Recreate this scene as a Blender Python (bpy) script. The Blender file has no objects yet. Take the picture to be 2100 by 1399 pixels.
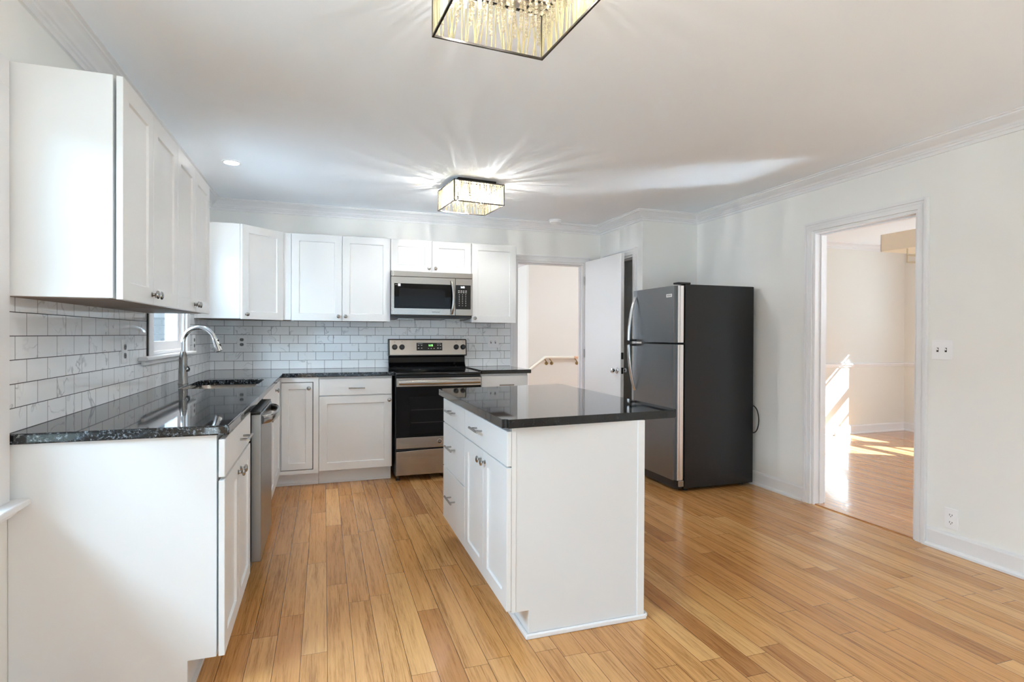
import bpy, bmesh, math, random
from mathutils import Vector, Matrix
random.seed(7)
R = math.radians
sc = bpy.context.scene
COL = sc.collection

# ------------------------------------------------------------------ camera
F_PX, U0, V0 = 1149.965, 1050.58, 693.41
TH, PITCH, ROLL = 0.3239, 0.0059, 0.0044
CAM = Vector((0.9542, -5.5185, 1.2618))
s_, c_ = math.sin(TH), math.cos(TH)
sp_, cp_ = math.sin(PITCH), math.cos(PITCH)
sr_, cr_ = math.sin(ROLL), math.cos(ROLL)
fwd0 = Vector((s_, c_, 0)); dn0 = Vector((0, 0, -1)); rt = Vector((c_, -s_, 0))
fwd = fwd0 * cp_ + dn0 * sp_
dn = -fwd0 * sp_ + dn0 * cp_
xa = rt * cr_ - dn * sr_
ya = -(rt * sr_ + dn * cr_)
za = -fwd
cam = bpy.data.cameras.new('camera')
camo = bpy.data.objects.new('camera', cam)
COL.objects.link(camo)
camo.matrix_world = Matrix(((xa.x, ya.x, za.x, CAM.x), (xa.y, ya.y, za.y, CAM.y),
                            (xa.z, ya.z, za.z, CAM.z), (0, 0, 0, 1)))
cam.sensor_width = 36.0
cam.lens = F_PX / 2100 * 36.0
cam.shift_x = (1050 - U0) / 2100
cam.shift_y = (V0 - 699.5) / 2100
cam.clip_start = 0.02
sc.camera = camo

# ------------------------------------------------------------------ view, world, lights
sc.view_settings.view_transform = 'Standard'
sc.view_settings.look = 'None'
sc.view_settings.gamma = 1.0
sc.view_settings.use_curve_mapping = False
sc.view_settings.exposure = 2.13
sc.cycles.max_bounces = 16
sc.cycles.diffuse_bounces = 10
sc.cycles.transparent_max_bounces = 24
sc.cycles.sample_clamp_indirect = 40.0
sc.cycles.blur_glossy = 0.0

w = bpy.data.worlds.new('sky')
sc.world = w
w.use_nodes = True
bg = w.node_tree.nodes['Background']
bg.inputs[0].default_value = (0.65, 0.83, 1.0, 1)
bg.inputs[1].default_value = 0.26


def light(name, kind, loc, power, color=(1, 1, 1), direction=None, size=None, sizey=None, radius=None, angle=None, spread=None):
    l = bpy.data.lights.new(name, kind)
    l.energy = power
    l.color = color
    if kind == 'AREA':
        l.shape = 'RECTANGLE'
        l.size = size
        l.size_y = sizey
        if spread:
            l.spread = R(spread)
    if radius is not None:
        l.shadow_soft_size = radius
    if angle is not None:
        l.angle = R(angle)
    o = bpy.data.objects.new(name, l)
    COL.objects.link(o)
    o.location = loc
    if direction is not None:
        o.rotation_euler = Vector(direction).to_track_quat('-Z', 'Y').to_euler()
    return o


DAY = (0.61, 0.815, 1.0)
light('sunlight', 'SUN', (14, -6, 10), 12.5, (0.68, 0.855, 1.0), (-0.824, 0.567, -0.75), angle=0.5)
light('daylight_rear_window', 'AREA', (2.2, -8.15, 1.35), 5, DAY, (0, 1, 0), 3.4, 2.3)
light('daylight_left_window', 'AREA', (-1.5, -4.2, 2.6), 70, DAY, (1, 0, -0.6), 2.6, 0.7)
light('daylight_sink_window', 'AREA', (-0.75, -1.45, 1.6), 30, DAY, (1, 0, 0), 3.2, 1.4)
light('daylight_dining_windows', 'AREA', (8.95, -1.3, 1.6), 9, DAY, (-1, 0, -0.1), 1.9, 1.3)
light('daylight_dining_rear_window', 'AREA', (6.5, -8.15, 1.45), 16, (0.85, 0.93, 1.0), (0, 1, 0), 2.6, 2.0)
light('ceiling_fill_rear', 'AREA', (2.2, -11.5, -0.3), 60, DAY, (0, 0, 1), 8.0, 6.0)  # upward area light behind the room, added to brighten the ceiling
light('ceiling_fill_left', 'AREA', (-4.0, -4.2, -0.3), 110, DAY, (0, 0, 1), 5.0, 7.0)  # upward fill outside the left wall, added for the ceiling
light('hall_fill_side', 'AREA', (0.7, 2.9, 1.6), 24, (0.86, 0.93, 1.0), (1, 0.1, 0), 1.8, 1.9)  # added fill for the hall, set outside an unseen window
light('hall_fill_overhead', 'POINT', (5.2, 1.5, 2.30), 10.5, (0.84, 0.92, 1.0), radius=0.12)  # added point fill for the hall wall, out of sight, no fixture

# ------------------------------------------------------------------ material helpers


class NT:
    def __init__(self, name):
        self.m = bpy.data.materials.new(name)
        self.m.use_nodes = True
        self.t = self.m.node_tree
        self.n = self.t.nodes
        self.b = self.n['Principled BSDF']
        self.out = self.n['Material Output']

    def N(self, kind, **kw):
        nd = self.n.new(kind)
        for k, v in kw.items():
            setattr(nd, k, v)
        return nd

    def L(self, a, b):
        self.t.links.new(a, b)

    def val(self, inp, v):
        if hasattr(v, 'is_linked'):
            self.L(v, inp)
        else:
            inp.default_value = v

    def math(self, op, a, b=0.0, c=None):
        nd = self.N('ShaderNodeMath', operation=op)
        self.val(nd.inputs[0], a)
        self.val(nd.inputs[1], b)
        if c is not None:
            self.val(nd.inputs[2], c)
        return nd.outputs[0]

    def mix(self, f, a, b, blend='MIX'):
        nd = self.N('ShaderNodeMix', data_type='RGBA', blend_type=blend)
        self.val(nd.inputs[0], f)
        for i, v in ((6, a), (7, b)):
            if hasattr(v, 'is_linked'):
                self.L(v, nd.inputs[i])
            else:
                nd.inputs[i].default_value = (v[0], v[1], v[2], 1)
        return nd.outputs[2]

    def comb(self, x, y, z):
        nd = self.N('ShaderNodeCombineXYZ')
        for i, v in enumerate((x, y, z)):
            self.val(nd.inputs[i], v)
        return nd.outputs[0]

    def noise(self, vec, scale=5.0, detail=3.0, rough=0.5, w=None, dist=0.0):
        nd = self.N('ShaderNodeTexNoise')
        if w is not None:
            nd.noise_dimensions = '4D'
            self.val(nd.inputs['W'], w)
        if vec is not None:
            self.L(vec, nd.inputs['Vector'])
        nd.inputs['Scale'].default_value = scale
        nd.inputs['Detail'].default_value = detail
        nd.inputs['Roughness'].default_value = rough
        nd.inputs['Distortion'].default_value = dist
        return nd.outputs[0]

    def ramp(self, f, stops, interp='LINEAR'):
        nd = self.N('ShaderNodeValToRGB')
        nd.color_ramp.interpolation = interp
        el = nd.color_ramp.elements
        while len(el) < len(stops):
            el.new(0.5)
        for e, (p, c) in zip(el, stops):
            e.position = p
            e.color = (c[0], c[1], c[2], 1)
        self.L(f, nd.inputs[0])
        return nd.outputs[0]

    def bump(self, h, strength=0.2, distance=0.01):
        nd = self.N('ShaderNodeBump')
        nd.inputs['Strength'].default_value = strength
        nd.inputs['Distance'].default_value = distance
        self.L(h, nd.inputs['Height'])
        self.L(nd.outputs[0], self.b.inputs['Normal'])

    def pos(self):
        g = self.N('ShaderNodeNewGeometry')
        sx = self.N('ShaderNodeSeparateXYZ')
        self.L(g.outputs['Position'], sx.inputs[0])
        return g.outputs['Position'], sx.outputs[0], sx.outputs[1], sx.outputs[2]


def srgb(r, g, b):
    def f(v):
        v /= 255.0
        return v / 12.92 if v <= 0.04045 else ((v + 0.055) / 1.055) ** 2.4
    return (f(r), f(g), f(b))


def simple(name, col, rough=0.5, metal=0.0, spec=0.5, coat=0.0, noise_bump=None, var=0.0, aniso=0.0):
    t = NT(name)
    t.b.inputs['Base Color'].default_value = (*col, 1)
    t.b.inputs['Roughness'].default_value = rough
    t.b.inputs['Metallic'].default_value = metal
    t.b.inputs['Specular IOR Level'].default_value = spec
    t.b.inputs['Coat Weight'].default_value = coat
    if aniso:
        t.b.inputs['Anisotropic'].default_value = aniso
    p, x, y, z = t.pos()
    if noise_bump:
        h = t.noise(p, noise_bump[0], 4)
        t.bump(h, noise_bump[1], noise_bump[2])
    nz = t.noise(p, 1.7, 3)
    v = var if var else 0.015
    t.L(t.mix(nz, [max(0, c * (1 - v)) for c in col], [min(1, c * (1 + v)) for c in col]), t.b.inputs['Base Color'])
    return t.m


M = {}
M['wall'] = simple('wall_paint', srgb(233, 233, 231), 0.75, noise_bump=(180, 0.05, 0.002))
M['dining_wall'] = simple('dining_wall_paint', srgb(226, 224, 218), 0.75, noise_bump=(180, 0.05, 0.002))
M['ceiling'] = simple('ceiling_paint', srgb(240, 245, 251), 0.85, noise_bump=(120, 0.08, 0.002))
M['trim'] = simple('trim_paint', srgb(227, 227, 229), 0.35, noise_bump=(25, 0.04, 0.004))
M['cabinet'] = simple('cabinet_paint', srgb(224, 225, 226), 0.32)
M['panel_grey'] = simple('pale_grey_panel', srgb(216, 217, 219), 0.4)
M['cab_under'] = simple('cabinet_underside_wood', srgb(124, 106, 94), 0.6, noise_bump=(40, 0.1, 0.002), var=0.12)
M['plastic_white'] = simple('white_plastic', srgb(238, 238, 240), 0.3)
M['grey_face'] = simple('grey_receptacle_face', srgb(112, 112, 114), 0.4)
M['slot'] = simple('dark_slot', (0.01, 0.01, 0.01), 0.6)
M['black'] = simple('black_plastic', (0.012, 0.012, 0.014), 0.35)
M['black_gloss'] = simple('black_glass', (0.003, 0.003, 0.0035), 0.04, spec=0.22)
M['cooktop'] = simple('ceramic_cooktop', (0.006, 0.006, 0.007), 0.08, spec=0.6)
M['oven_window'] = simple('oven_window_glass', (0.007, 0.007, 0.008), 0.10, spec=0.22)
M['chrome'] = simple('chrome', (0.72, 0.73, 0.75), 0.12, metal=1.0)
M['nickel'] = simple('brushed_nickel', (0.40, 0.39, 0.38), 0.25, metal=1.0)
M['gunmetal'] = simple('dark_brushed_nickel', (0.30, 0.295, 0.29), 0.22, metal=1.0)
M['brass'] = simple('aged_brass', (0.30, 0.22, 0.10), 0.35, metal=1.0)
M['bronze_frame'] = simple('dark_fixture_metal', (0.045, 0.04, 0.036), 0.3, metal=0.8)
M['rubber'] = simple('black_rubber', (0.015, 0.015, 0.015), 0.6)
M['beige_shade'] = simple('beige_fabric_shade', srgb(240, 230, 210), 0.8)
M['pale_gold'] = simple('pale_gold_metal', srgb(222, 212, 188), 0.3, metal=0.6)
M['display_dark'] = simple('display_glass', (0.004, 0.004, 0.005), 0.1)
M['legend'] = simple('panel_legend', (0.55, 0.55, 0.55), 0.5)
M['rack'] = simple('oven_rack_seen_through_glass', (0.09, 0.09, 0.09), 0.4)
M['rail_paint'] = simple('handrail_paint', srgb(238, 236, 224), 0.35)
M['raw_wood'] = simple('raw_wood_end', srgb(226, 190, 160), 0.6, var=0.1)
M['ground'] = simple('outside_ground', srgb(150, 150, 140), 0.9, var=0.1)


def emit(name, col, strength):
    t = NT(name)
    t.b.inputs['Base Color'].default_value = (*col, 1)
    t.b.inputs['Emission Color'].default_value = (*col, 1)
    t.b.inputs['Emission Strength'].default_value = strength
    return t.m


M['bulb'] = emit('lit_bulb', (0.97, 0.97, 0.96), 1500)
M['bulb_dim'] = emit('lit_bulb_dimmer', (0.97, 0.97, 0.96), 450)
M['downlight'] = emit('lit_downlight', (1.0, 0.97, 0.92), 30)
M['digit_green'] = emit('green_digits', (0.25, 1.0, 0.2), 1.2)
M['digit_white'] = emit('white_digits', (0.75, 0.95, 1.0), 2.0)


def mat_steel(name, col, rough, along, strength=0.12):
    t = NT(name)
    t.b.inputs['Metallic'].default_value = 1.0
    p, x, y, z = t.pos()
    sc3 = {'x': (2.0, 300, 300), 'y': (300, 2.0, 300), 'z': (300, 300, 2.0)}[along]
    v = t.comb(t.math('MULTIPLY', x, sc3[0]), t.math('MULTIPLY', y, sc3[1]), t.math('MULTIPLY', z, sc3[2]))
    h = t.noise(v, 1.0, 2)
    t.L(t.mix(h, [c * 0.96 for c in col], [min(1, c * 1.04) for c in col]), t.b.inputs['Base Color'])
    t.L(t.math('ADD', t.math('MULTIPLY', h, 0.08), rough - 0.04), t.b.inputs['Roughness'])
    t.bump(h, strength, 0.0008)
    return t.m


M['steel'] = mat_steel('stainless_steel', srgb(178, 173, 168), 0.20, 'x')
M['steel_v'] = mat_steel('stainless_steel_vertical_grain', srgb(150, 152, 154), 0.30, 'y', 0.0)
M['fridge_steel'] = mat_steel('dark_stainless_steel', srgb(140, 143, 146), 0.30, 'y', 0.0)
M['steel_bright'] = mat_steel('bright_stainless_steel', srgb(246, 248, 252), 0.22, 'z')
M['fridge_side'] = simple('black_textured_steel', (0.005, 0.005, 0.006), 0.24, spec=0.5, noise_bump=(210, 0.6, 0.003))


def mat_granite(name, speck, lo=0.55):
    t = NT(name)
    p, x, y, z = t.pos()
    n1 = t.noise(p, 130, 5, 0.7)
    n2 = t.noise(p, 45, 4, 0.6)
    k = t.math('MULTIPLY', t.ramp(n1, [(lo, (0, 0, 0)), (lo + 0.12, (1, 1, 1))]), t.ramp(n2, [(0.42, (0, 0, 0)), (0.62, (1, 1, 1))]))
    t.L(t.mix(k, (0.007, 0.007, 0.008), speck), t.b.inputs['Base Color'])
    t.b.inputs['Roughness'].default_value = 0.035
    t.b.inputs['IOR'].default_value = 1.52
    return t.m


M['granite'] = mat_granite('black_granite', (0.26, 0.30, 0.34), 0.50)
M['granite_dark'] = mat_granite('black_granite_fine', (0.05, 0.052, 0.056))


def mat_floor(name, width, length, x0, cols, rough, dark, bumpy=0.15, coat=0.0):
    t = NT(name)
    p, x, y, z = t.pos()
    u = t.math('DIVIDE', t.math('SUBTRACT', x, x0), width)
    row = t.math('FLOOR', u)
    fu = t.math('FRACT', u)
    wn = t.N('ShaderNodeTexWhiteNoise', noise_dimensions='1D')
    t.L(row, wn.inputs['W'])
    v = t.math('ADD', t.math('DIVIDE', y, length), t.math('MULTIPLY', wn.outputs['Value'], 7.3))
    cell = t.math('FLOOR', v)
    fv = t.math('FRACT', v)
    wn2 = t.N('ShaderNodeTexWhiteNoise', noise_dimensions='2D')
    t.L(t.comb(row, cell, 0.0), wn2.inputs['Vector'])
    base = t.ramp(wn2.outputs['Value'], [(i / (len(cols) - 1), c) for i, c in enumerate(cols)])
    gv = t.comb(t.math('MULTIPLY', x, 95), t.math('MULTIPLY', y, 3.2), t.math('MULTIPLY', wn2.outputs['Value'], 90))
    g1 = t.noise(gv, 1.0, 5, 0.65, dist=0.6)
    gv2 = t.comb(t.math('MULTIPLY', x, 22), t.math('MULTIPLY', y, 1.1), t.math('MULTIPLY', wn2.outputs['Value'], 50))
    g2 = t.noise(gv2, 1.0, 4, 0.6, dist=0.8)
    gv3 = t.comb(t.math('MULTIPLY', x, 260), t.math('MULTIPLY', y, 11), t.math('MULTIPLY', wn2.outputs['Value'], 70))
    g3 = t.noise(gv3, 1.0, 4, 0.7)
    g = t.math('ADD', t.math('ADD', t.math('MULTIPLY', g1, 0.40), t.math('MULTIPLY', g2, 0.32)), t.math('MULTIPLY', g3, 0.28))
    shade = t.ramp(g, [(0.37, (0.50, 0.42, 0.34)), (0.50, (1, 1, 1)), (0.64, (1.18, 1.20, 1.22))])
    col = t.mix(1.0, base, shade, 'MULTIPLY')
    eu = 0.0021 / width
    ev = 0.0018 / length
    gap = t.math('MAXIMUM', t.math('LESS_THAN', fu, eu), t.math('LESS_THAN', fv, ev))
    col = t.mix(t.math('MULTIPLY', gap, 0.95), col, dark)
    t.L(col, t.b.inputs['Base Color'])
    t.L(t.math('ADD', t.math('MULTIPLY', g, 0.14), rough - 0.07), t.b.inputs['Roughness'])
    t.b.inputs['Specular IOR Level'].default_value = 0.5
    t.b.inputs['Coat Weight'].default_value = coat
    t.b.inputs['Coat Roughness'].default_value = 0.055
    t.b.inputs['Coat IOR'].default_value = 1.9
    h = t.math('SUBTRACT', t.math('MULTIPLY', g, 0.25), gap)
    t.bump(h, bumpy, 0.002)
    return t.m


M['floor'] = mat_floor('bamboo_floor_boards', 0.0977, 0.92, 0.675,
                       [srgb(178, 123, 72), srgb(206, 152, 93), srgb(192, 137, 81), srgb(215, 166, 108), srgb(199, 144, 85)],
                       0.21, srgb(70, 40, 20))
M['dining_floor'] = mat_floor('oak_strip_floor', 0.057, 0.8, 0.01,
                              [srgb(196, 136, 86), srgb(208, 150, 98), srgb(186, 126, 78), srgb(214, 158, 106)],
                              0.22, srgb(110, 72, 45), 0.08, 0.55)


def mat_tile(name, along, x_off, width):
    t = NT(name)
    p, x, y, z = t.pos()
    a = x if along == 'x' else y
    bx = t.math('ADD', a, x_off)
    by = t.math('SUBTRACT', z, 0.9400 - 0.0776 * 2)
    br = t.N('ShaderNodeTexBrick')
    br.offset = 0.5
    br.offset_frequency = 2
    br.squash = 1.0
    t.L(t.comb(bx, by, 0.0), br.inputs['Vector'])
    br.inputs['Color1'].default_value = (0, 0, 0, 1)
    br.inputs['Color2'].default_value = (1, 1, 1, 1)
    br.inputs['Mortar'].default_value = (0, 0, 0, 1)
    br.inputs['Scale'].default_value = 1.0
    br.inputs['Mortar Size'].default_value = 0.0014
    br.inputs['Mortar Smooth'].default_value = 0.0
    br.inputs['Bias'].default_value = 0.0
    br.inputs['Brick Width'].default_value = width
    br.inputs['Row Height'].default_value = 0.0776
    rnd = t.N('ShaderNodeSeparateColor')
    t.L(br.outputs['Color'], rnd.inputs[0])
    rv = t.math('MULTIPLY', rnd.outputs[0], 37.0)
    n = t.noise(p, 6.5, 3, 0.5, w=rv, dist=0.5)
    vein = t.math('SUBTRACT', 1.0, t.math('MINIMUM', t.math('MULTIPLY', t.math('ABSOLUTE', t.math('SUBTRACT', n, 0.47)), 55.0), 1.0))
    n2 = t.noise(p, 7.0, 2, 0.5, w=t.math('ADD', rv, 11.0))
    mask = t.ramp(n2, [(0.48, (0, 0, 0)), (0.60, (1, 1, 1))])
    k = t.math('MULTIPLY', t.math('MULTIPLY', vein, mask), 0.6)
    base = t.mix(n2, srgb(234, 236, 239), srgb(244, 245, 247))
    base = t.mix(k, base, srgb(150, 153, 160))
    col = t.mix(br.outputs['Fac'], base, srgb(52, 54, 58))
    t.L(col, t.b.inputs['Base Color'])
    t.L(t.math('ADD', t.math('MULTIPLY', br.outputs['Fac'], 0.6), 0.045), t.b.inputs['Roughness'])
    wob = t.noise(p, 9.0, 1, 0.5, w=rv)
    h = t.math('SUBTRACT', t.math('MULTIPLY', wob, 0.9), t.math('MULTIPLY', br.outputs['Fac'], 0.5))
    t.bump(h, 0.25, 0.004)
    return t.m


M['tile_back'] = mat_tile('marble_subway_tile', 'x', -0.041 + 0.0765, 0.153)
M['tile_left'] = mat_tile('marble_subway_tile_left', 'y', 3.21 + 0.0753, 0.1507)


def mat_glass(name, tint, refl):
    t = NT(name)
    t.n.remove(t.b)
    tr = t.N('ShaderNodeBsdfTransparent')
    tr.inputs[0].default_value = (*tint, 1)
    gl = t.N('ShaderNodeBsdfGlossy')
    gl.inputs['Roughness'].default_value = 0.02
    lw = t.N('ShaderNodeLayerWeight')
    lw.inputs[0].default_value = 0.5
    mx = t.N('ShaderNodeMixShader')
    t.L(t.math('MULTIPLY', t.math('ADD', t.math('MULTIPLY', t.math('POWER', lw.outputs['Facing'], 5.0), 0.9), 0.04), refl), mx.inputs[0])
    t.L(tr.outputs[0], mx.inputs[1])
    t.L(gl.outputs[0], mx.inputs[2])
    t.L(mx.outputs[0], t.out.inputs[0])
    return t.m


M['glass'] = mat_glass('window_glass', (0.96, 0.98, 0.98), 1.0)


def mat_crystal(name, col, clear=0.45):
    t = NT(name)
    t.n.remove(t.b)
    gl = t.N('ShaderNodeBsdfGlossy')
    gl.inputs['Roughness'].default_value = 0.05
    tl = t.N('ShaderNodeBsdfTranslucent')
    tl.inputs[0].default_value = (*col, 1)
    tr = t.N('ShaderNodeBsdfTransparent')
    tr.inputs[0].default_value = (0.95, 0.93, 0.88, 1)
    m1 = t.N('ShaderNodeMixShader')
    m1.inputs[0].default_value = clear
    t.L(tl.outputs[0], m1.inputs[1])
    t.L(tr.outputs[0], m1.inputs[2])
    lw = t.N('ShaderNodeLayerWeight')
    lw.inputs[0].default_value = 0.5
    m2 = t.N('ShaderNodeMixShader')
    t.L(t.math('ADD', t.math('MULTIPLY', t.math('POWER', lw.outputs['Facing'], 3.0), 0.8), 0.10), m2.inputs[0])
    t.L(m1.outputs[0], m2.inputs[1])
    t.L(gl.outputs[0], m2.inputs[2])
    t.L(m2.outputs[0], t.out.inputs[0])
    return t.m


M['crystal'] = mat_crystal('crystal_beads', (0.92, 0.86, 0.74))
M['mirror_plate'] = simple('polished_top_plate', (0.62, 0.58, 0.57), 0.12, metal=1.0)
M['rods'] = mat_crystal('crystal_rods', (0.92, 0.88, 0.66), 0.22)

# ------------------------------------------------------------------ mesh helpers


class Fr:
    """a face frame: origin, across, up, outward"""

    def __init__(self, o, u, n):
        self.o = Vector(o)
        self.u = Vector(u).normalized()
        self.n = Vector(n).normalized()
        self.v = Vector((0, 0, 1))

    def p(self, a, b, c):
        return self.o + self.u * a + self.v * b + self.n * c


def facing_near(x, y, z=0):      # faces the camera side (-y)
    return Fr((x, y, z), (1, 0, 0), (0, -1, 0))


def facing_right(x, y, z=0):     # faces +x, across runs away from the camera
    return Fr((x, y, z), (0, 1, 0), (1, 0, 0))


def facing_left(x, y, z=0):      # faces -x, across runs toward the camera
    return Fr((x, y, z), (0, -1, 0), (-1, 0, 0))


def hexa(bm, pts):
    vs = [bm.verts.new(p) for p in pts]
    for f in ((0, 3, 2, 1), (4, 5, 6, 7), (0, 1, 5, 4), (1, 2, 6, 5), (2, 3, 7, 6), (3, 0, 4, 7)):
        bm.faces.new([vs[i] for i in f])


def box(bm, x0, x1, y0, y1, z0, z1):
    hexa(bm, [Vector(q) for q in ((x0, y0, z0), (x1, y0, z0), (x1, y1, z0), (x0, y1, z0),
                                  (x0, y0, z1), (x1, y0, z1), (x1, y1, z1), (x0, y1, z1))])


def fbox(bm, F, u0, u1, v0, v1, n0, n1):
    hexa(bm, [F.p(*q) for q in ((u0, v0, n0), (u1, v0, n0), (u1, v1, n0), (u0, v1, n0),
                                (u0, v0, n1), (u1, v0, n1), (u1, v1, n1), (u0, v1, n1))])


def shaker(bm, F, u0, u1, v0, v1, n0, t=0.02, rail=0.062, rec=0.009):
    o = [(u0, v0), (u1, v0), (u1, v1), (u0, v1)]
    i = [(u0 + rail, v0 + rail), (u1 - rail, v0 + rail), (u1 - rail, v1 - rail), (u0 + rail, v1 - rail)]
    e = 0.003
    j = [(u0 + rail + e, v0 + rail + e), (u1 - rail - e, v0 + rail + e), (u1 - rail - e, v1 - rail - e), (u0 + rail + e, v1 - rail - e)]
    B = [bm.verts.new(F.p(a, b, n0)) for a, b in o]
    A = [bm.verts.new(F.p(a, b, n0 + t)) for a, b in o]
    I = [bm.verts.new(F.p(a, b, n0 + t)) for a, b in i]
    J = [bm.verts.new(F.p(a, b, n0 + t - rec)) for a, b in j]
    bm.faces.new(list(reversed(B)))
    for k in range(4):
        l = (k + 1) % 4
        bm.faces.new([B[k], B[l], A[l], A[k]])
        bm.faces.new([A[k], A[l], I[l], I[k]])
        bm.faces.new([I[k], I[l], J[l], J[k]])
    bm.faces.new(J)


def basis(d):
    d = Vector(d).normalized()
    a = Vector((0, 0, 1)) if abs(d.z) < 0.9 else Vector((1, 0, 0))
    e1 = d.cross(a).normalized()
    return d, e1, d.cross(e1).normalized()


def lathe(bm, o, d, prof, seg=20, caps=True):
    """prof: (radius, distance along d)"""
    o = Vector(o)
    d, e1, e2 = basis(d)
    rings = []
    for r, h in prof:
        rings.append([bm.verts.new(o + d * h + (e1 * math.cos(2 * math.pi * k / seg) + e2 * math.sin(2 * math.pi * k / seg)) * max(r, 1e-5)) for k in range(seg)])
    for a, b in zip(rings, rings[1:]):
        for k in range(seg):
            l = (k + 1) % seg
            bm.faces.new([a[k], a[l], b[l], b[k]])
    if caps:
        bm.faces.new(list(reversed(rings[0])))
        bm.faces.new(rings[-1])


def cyl(bm, p0, p1, r, seg=16, r1=None):
    d = Vector(p1) - Vector(p0)
    lathe(bm, p0, d, [(r, 0), (r if r1 is None else r1, d.length)], seg)


def tube(bm, pts, r, seg=12, flat=None):
    """round (or flattened: flat=(vector, factor)) tube along a polyline"""
    pts = [Vector(p) for p in pts]
    rings = []
    prev = None
    for i, p in enumerate(pts):
        t = (pts[min(i + 1, len(pts) - 1)] - pts[max(i - 1, 0)]).normalized()
        if prev is None:
            _, e1, e2 = basis(t)
        else:
            e1 = (prev - t * prev.dot(t)).normalized()
            e2 = t.cross(e1).normalized()
        prev = e1
        rr = r[i] if isinstance(r, (list, tuple)) else r
        ring = []
        for k in range(seg):
            q = (e1 * math.cos(2 * math.pi * k / seg) + e2 * math.sin(2 * math.pi * k / seg)) * rr
            if flat:
                fv = Vector(flat[0]).normalized()
                q = q + fv * q.dot(fv) * (flat[1] - 1)
            ring.append(bm.verts.new(p + q))
        rings.append(ring)
    for a, b in zip(rings, rings[1:]):
        for k in range(seg):
            l = (k + 1) % seg
            bm.faces.new([a[k], a[l], b[l], b[k]])
    bm.faces.new(list(reversed(rings[0])))
    bm.faces.new(rings[-1])


def prism(bm, poly, d):
    """poly: list of 3D points, extruded by vector d"""
    a = [bm.verts.new(Vector(p)) for p in poly]
    b = [bm.verts.new(Vector(p) + Vector(d)) for p in poly]
    n = len(a)
    bm.faces.new(list(reversed(a)))
    bm.faces.new(b)
    for k in range(n):
        l = (k + 1) % n
        bm.faces.new([a[k], a[l], b[l], b[k]])


def BM():
    return bmesh.new()


def obj(name, bm, mat, parent=None, bevel=0.0, smooth=False, seg=2, solid=None):
    """one mesh object; geometry is given in world coordinates unless the parent is rotated (then local)"""
    bmesh.ops.recalc_face_normals(bm, faces=bm.faces)
    me = bpy.data.meshes.new(name)
    if parent is not None:
        root = parent
        while root.parent:
            root = root.parent
        if root.get('_local') is None:
            off = root.location
            bmesh.ops.translate(bm, verts=bm.verts, vec=-Vector(off))
    bm.to_mesh(me)
    bm.free()
    me.materials.append(mat if not isinstance(mat, str) else M[mat])
    if smooth:
        me.shade_smooth()
        me.set_sharp_from_angle(angle=R(40))
    o = bpy.data.objects.new(name, me)
    COL.objects.link(o)
    if parent is not None:
        o.parent = parent
    if solid:
        md = o.modifiers.new('solid', 'SOLIDIFY')
        md.thickness = solid
        md.offset = 0
    if bevel:
        md = o.modifiers.new('bevel', 'BEVEL')
        md.width = bevel
        md.segments = seg
        md.limit_method = 'ANGLE'
        md.angle_limit = R(40)
    return o


def thing(name, label, cat, loc, group=None, rotz=0.0):
    o = bpy.data.objects.new(name, None)
    o.empty_display_size = 0.1
    COL.objects.link(o)
    o.location = loc
    if rotz:
        o.rotation_euler = (0, 0, rotz)
        o['_local'] = 1
    o['label'] = label
    o['category'] = cat
    if group:
        o['group'] = group
    return o


def tag(o, label, cat, group=None):
    o['label'] = label
    o['category'] = cat
    if group:
        o['group'] = group
    return o


def struct(name, bm, mat, label=None, cat=None, **kw):
    o = obj(name, bm, mat, **kw)
    o['kind'] = 'structure'
    if label:
        o['label'] = label
    if cat:
        o['category'] = cat
    return o


def text(name, body, F, u, v, n, size, mat, parent, align='CENTER', extrude=0.0004, squeeze=1.0):
    c = bpy.data.curves.new(name, 'FONT')
    c.body = body
    c.size = size
    c.extrude = extrude
    c.align_x = align
    c.align_y = 'CENTER'
    tmp = bpy.data.objects.new(name, c)
    COL.objects.link(tmp)
    dg = bpy.context.evaluated_depsgraph_get()
    me = bpy.data.meshes.new_from_object(tmp.evaluated_get(dg))
    bpy.data.objects.remove(tmp)
    bpy.data.curves.remove(c)
    root = parent
    while root.parent:
        root = root.parent
    off = Vector(root.location)
    for vt in me.vertices:
        x, y, z = vt.co
        vt.co = F.p(u + x * squeeze, v + y, n + z) - off
    me.materials.clear()
    me.materials.append(M[mat])
    o = bpy.data.objects.new(name, me)
    COL.objects.link(o)
    o.parent = parent
    return o


# ------------------------------------------------------------------ room dimensions
XR = 4.4308      # right wall face
XB, YB = 3.8176, -0.864   # pantry corner
ZC = 2.4408      # ceiling
YN = -7.6        # wall behind the camera
CT = 0.9397      # counter top
CB = 0.905
UB, UT = 1.3764, 2.1281   # wall cabinets
DXR = 8.35       # dining right wall


def wall_box(name, axis, c0, c1, a0, a1, z0, z1, holes, mat):
    """axis 'x': wall lies along y between x=c0..c1; axis 'y': along x between y=c0..c1"""
    bm = BM()
    aa = sorted({a0, a1, *[h[0] for h in holes], *[h[1] for h in holes]})
    for i in range(len(aa) - 1):
        l, r = aa[i], aa[i + 1]
        mid = (l + r) / 2
        hs = sorted([h for h in holes if h[0] < mid < h[1]], key=lambda h: h[2])
        z = z0
        spans = []
        for h in hs:
            if h[2] > z:
                spans.append((z, h[2]))
            z = h[3]
        if z < z1:
            spans.append((z, z1))
        for (p, q) in spans:
            if axis == 'x':
                box(bm, c0, c1, l, r, p, q)
            else:
                box(bm, l, r, c0, c1, p, q)
    return struct(name, bm, mat)


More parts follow.
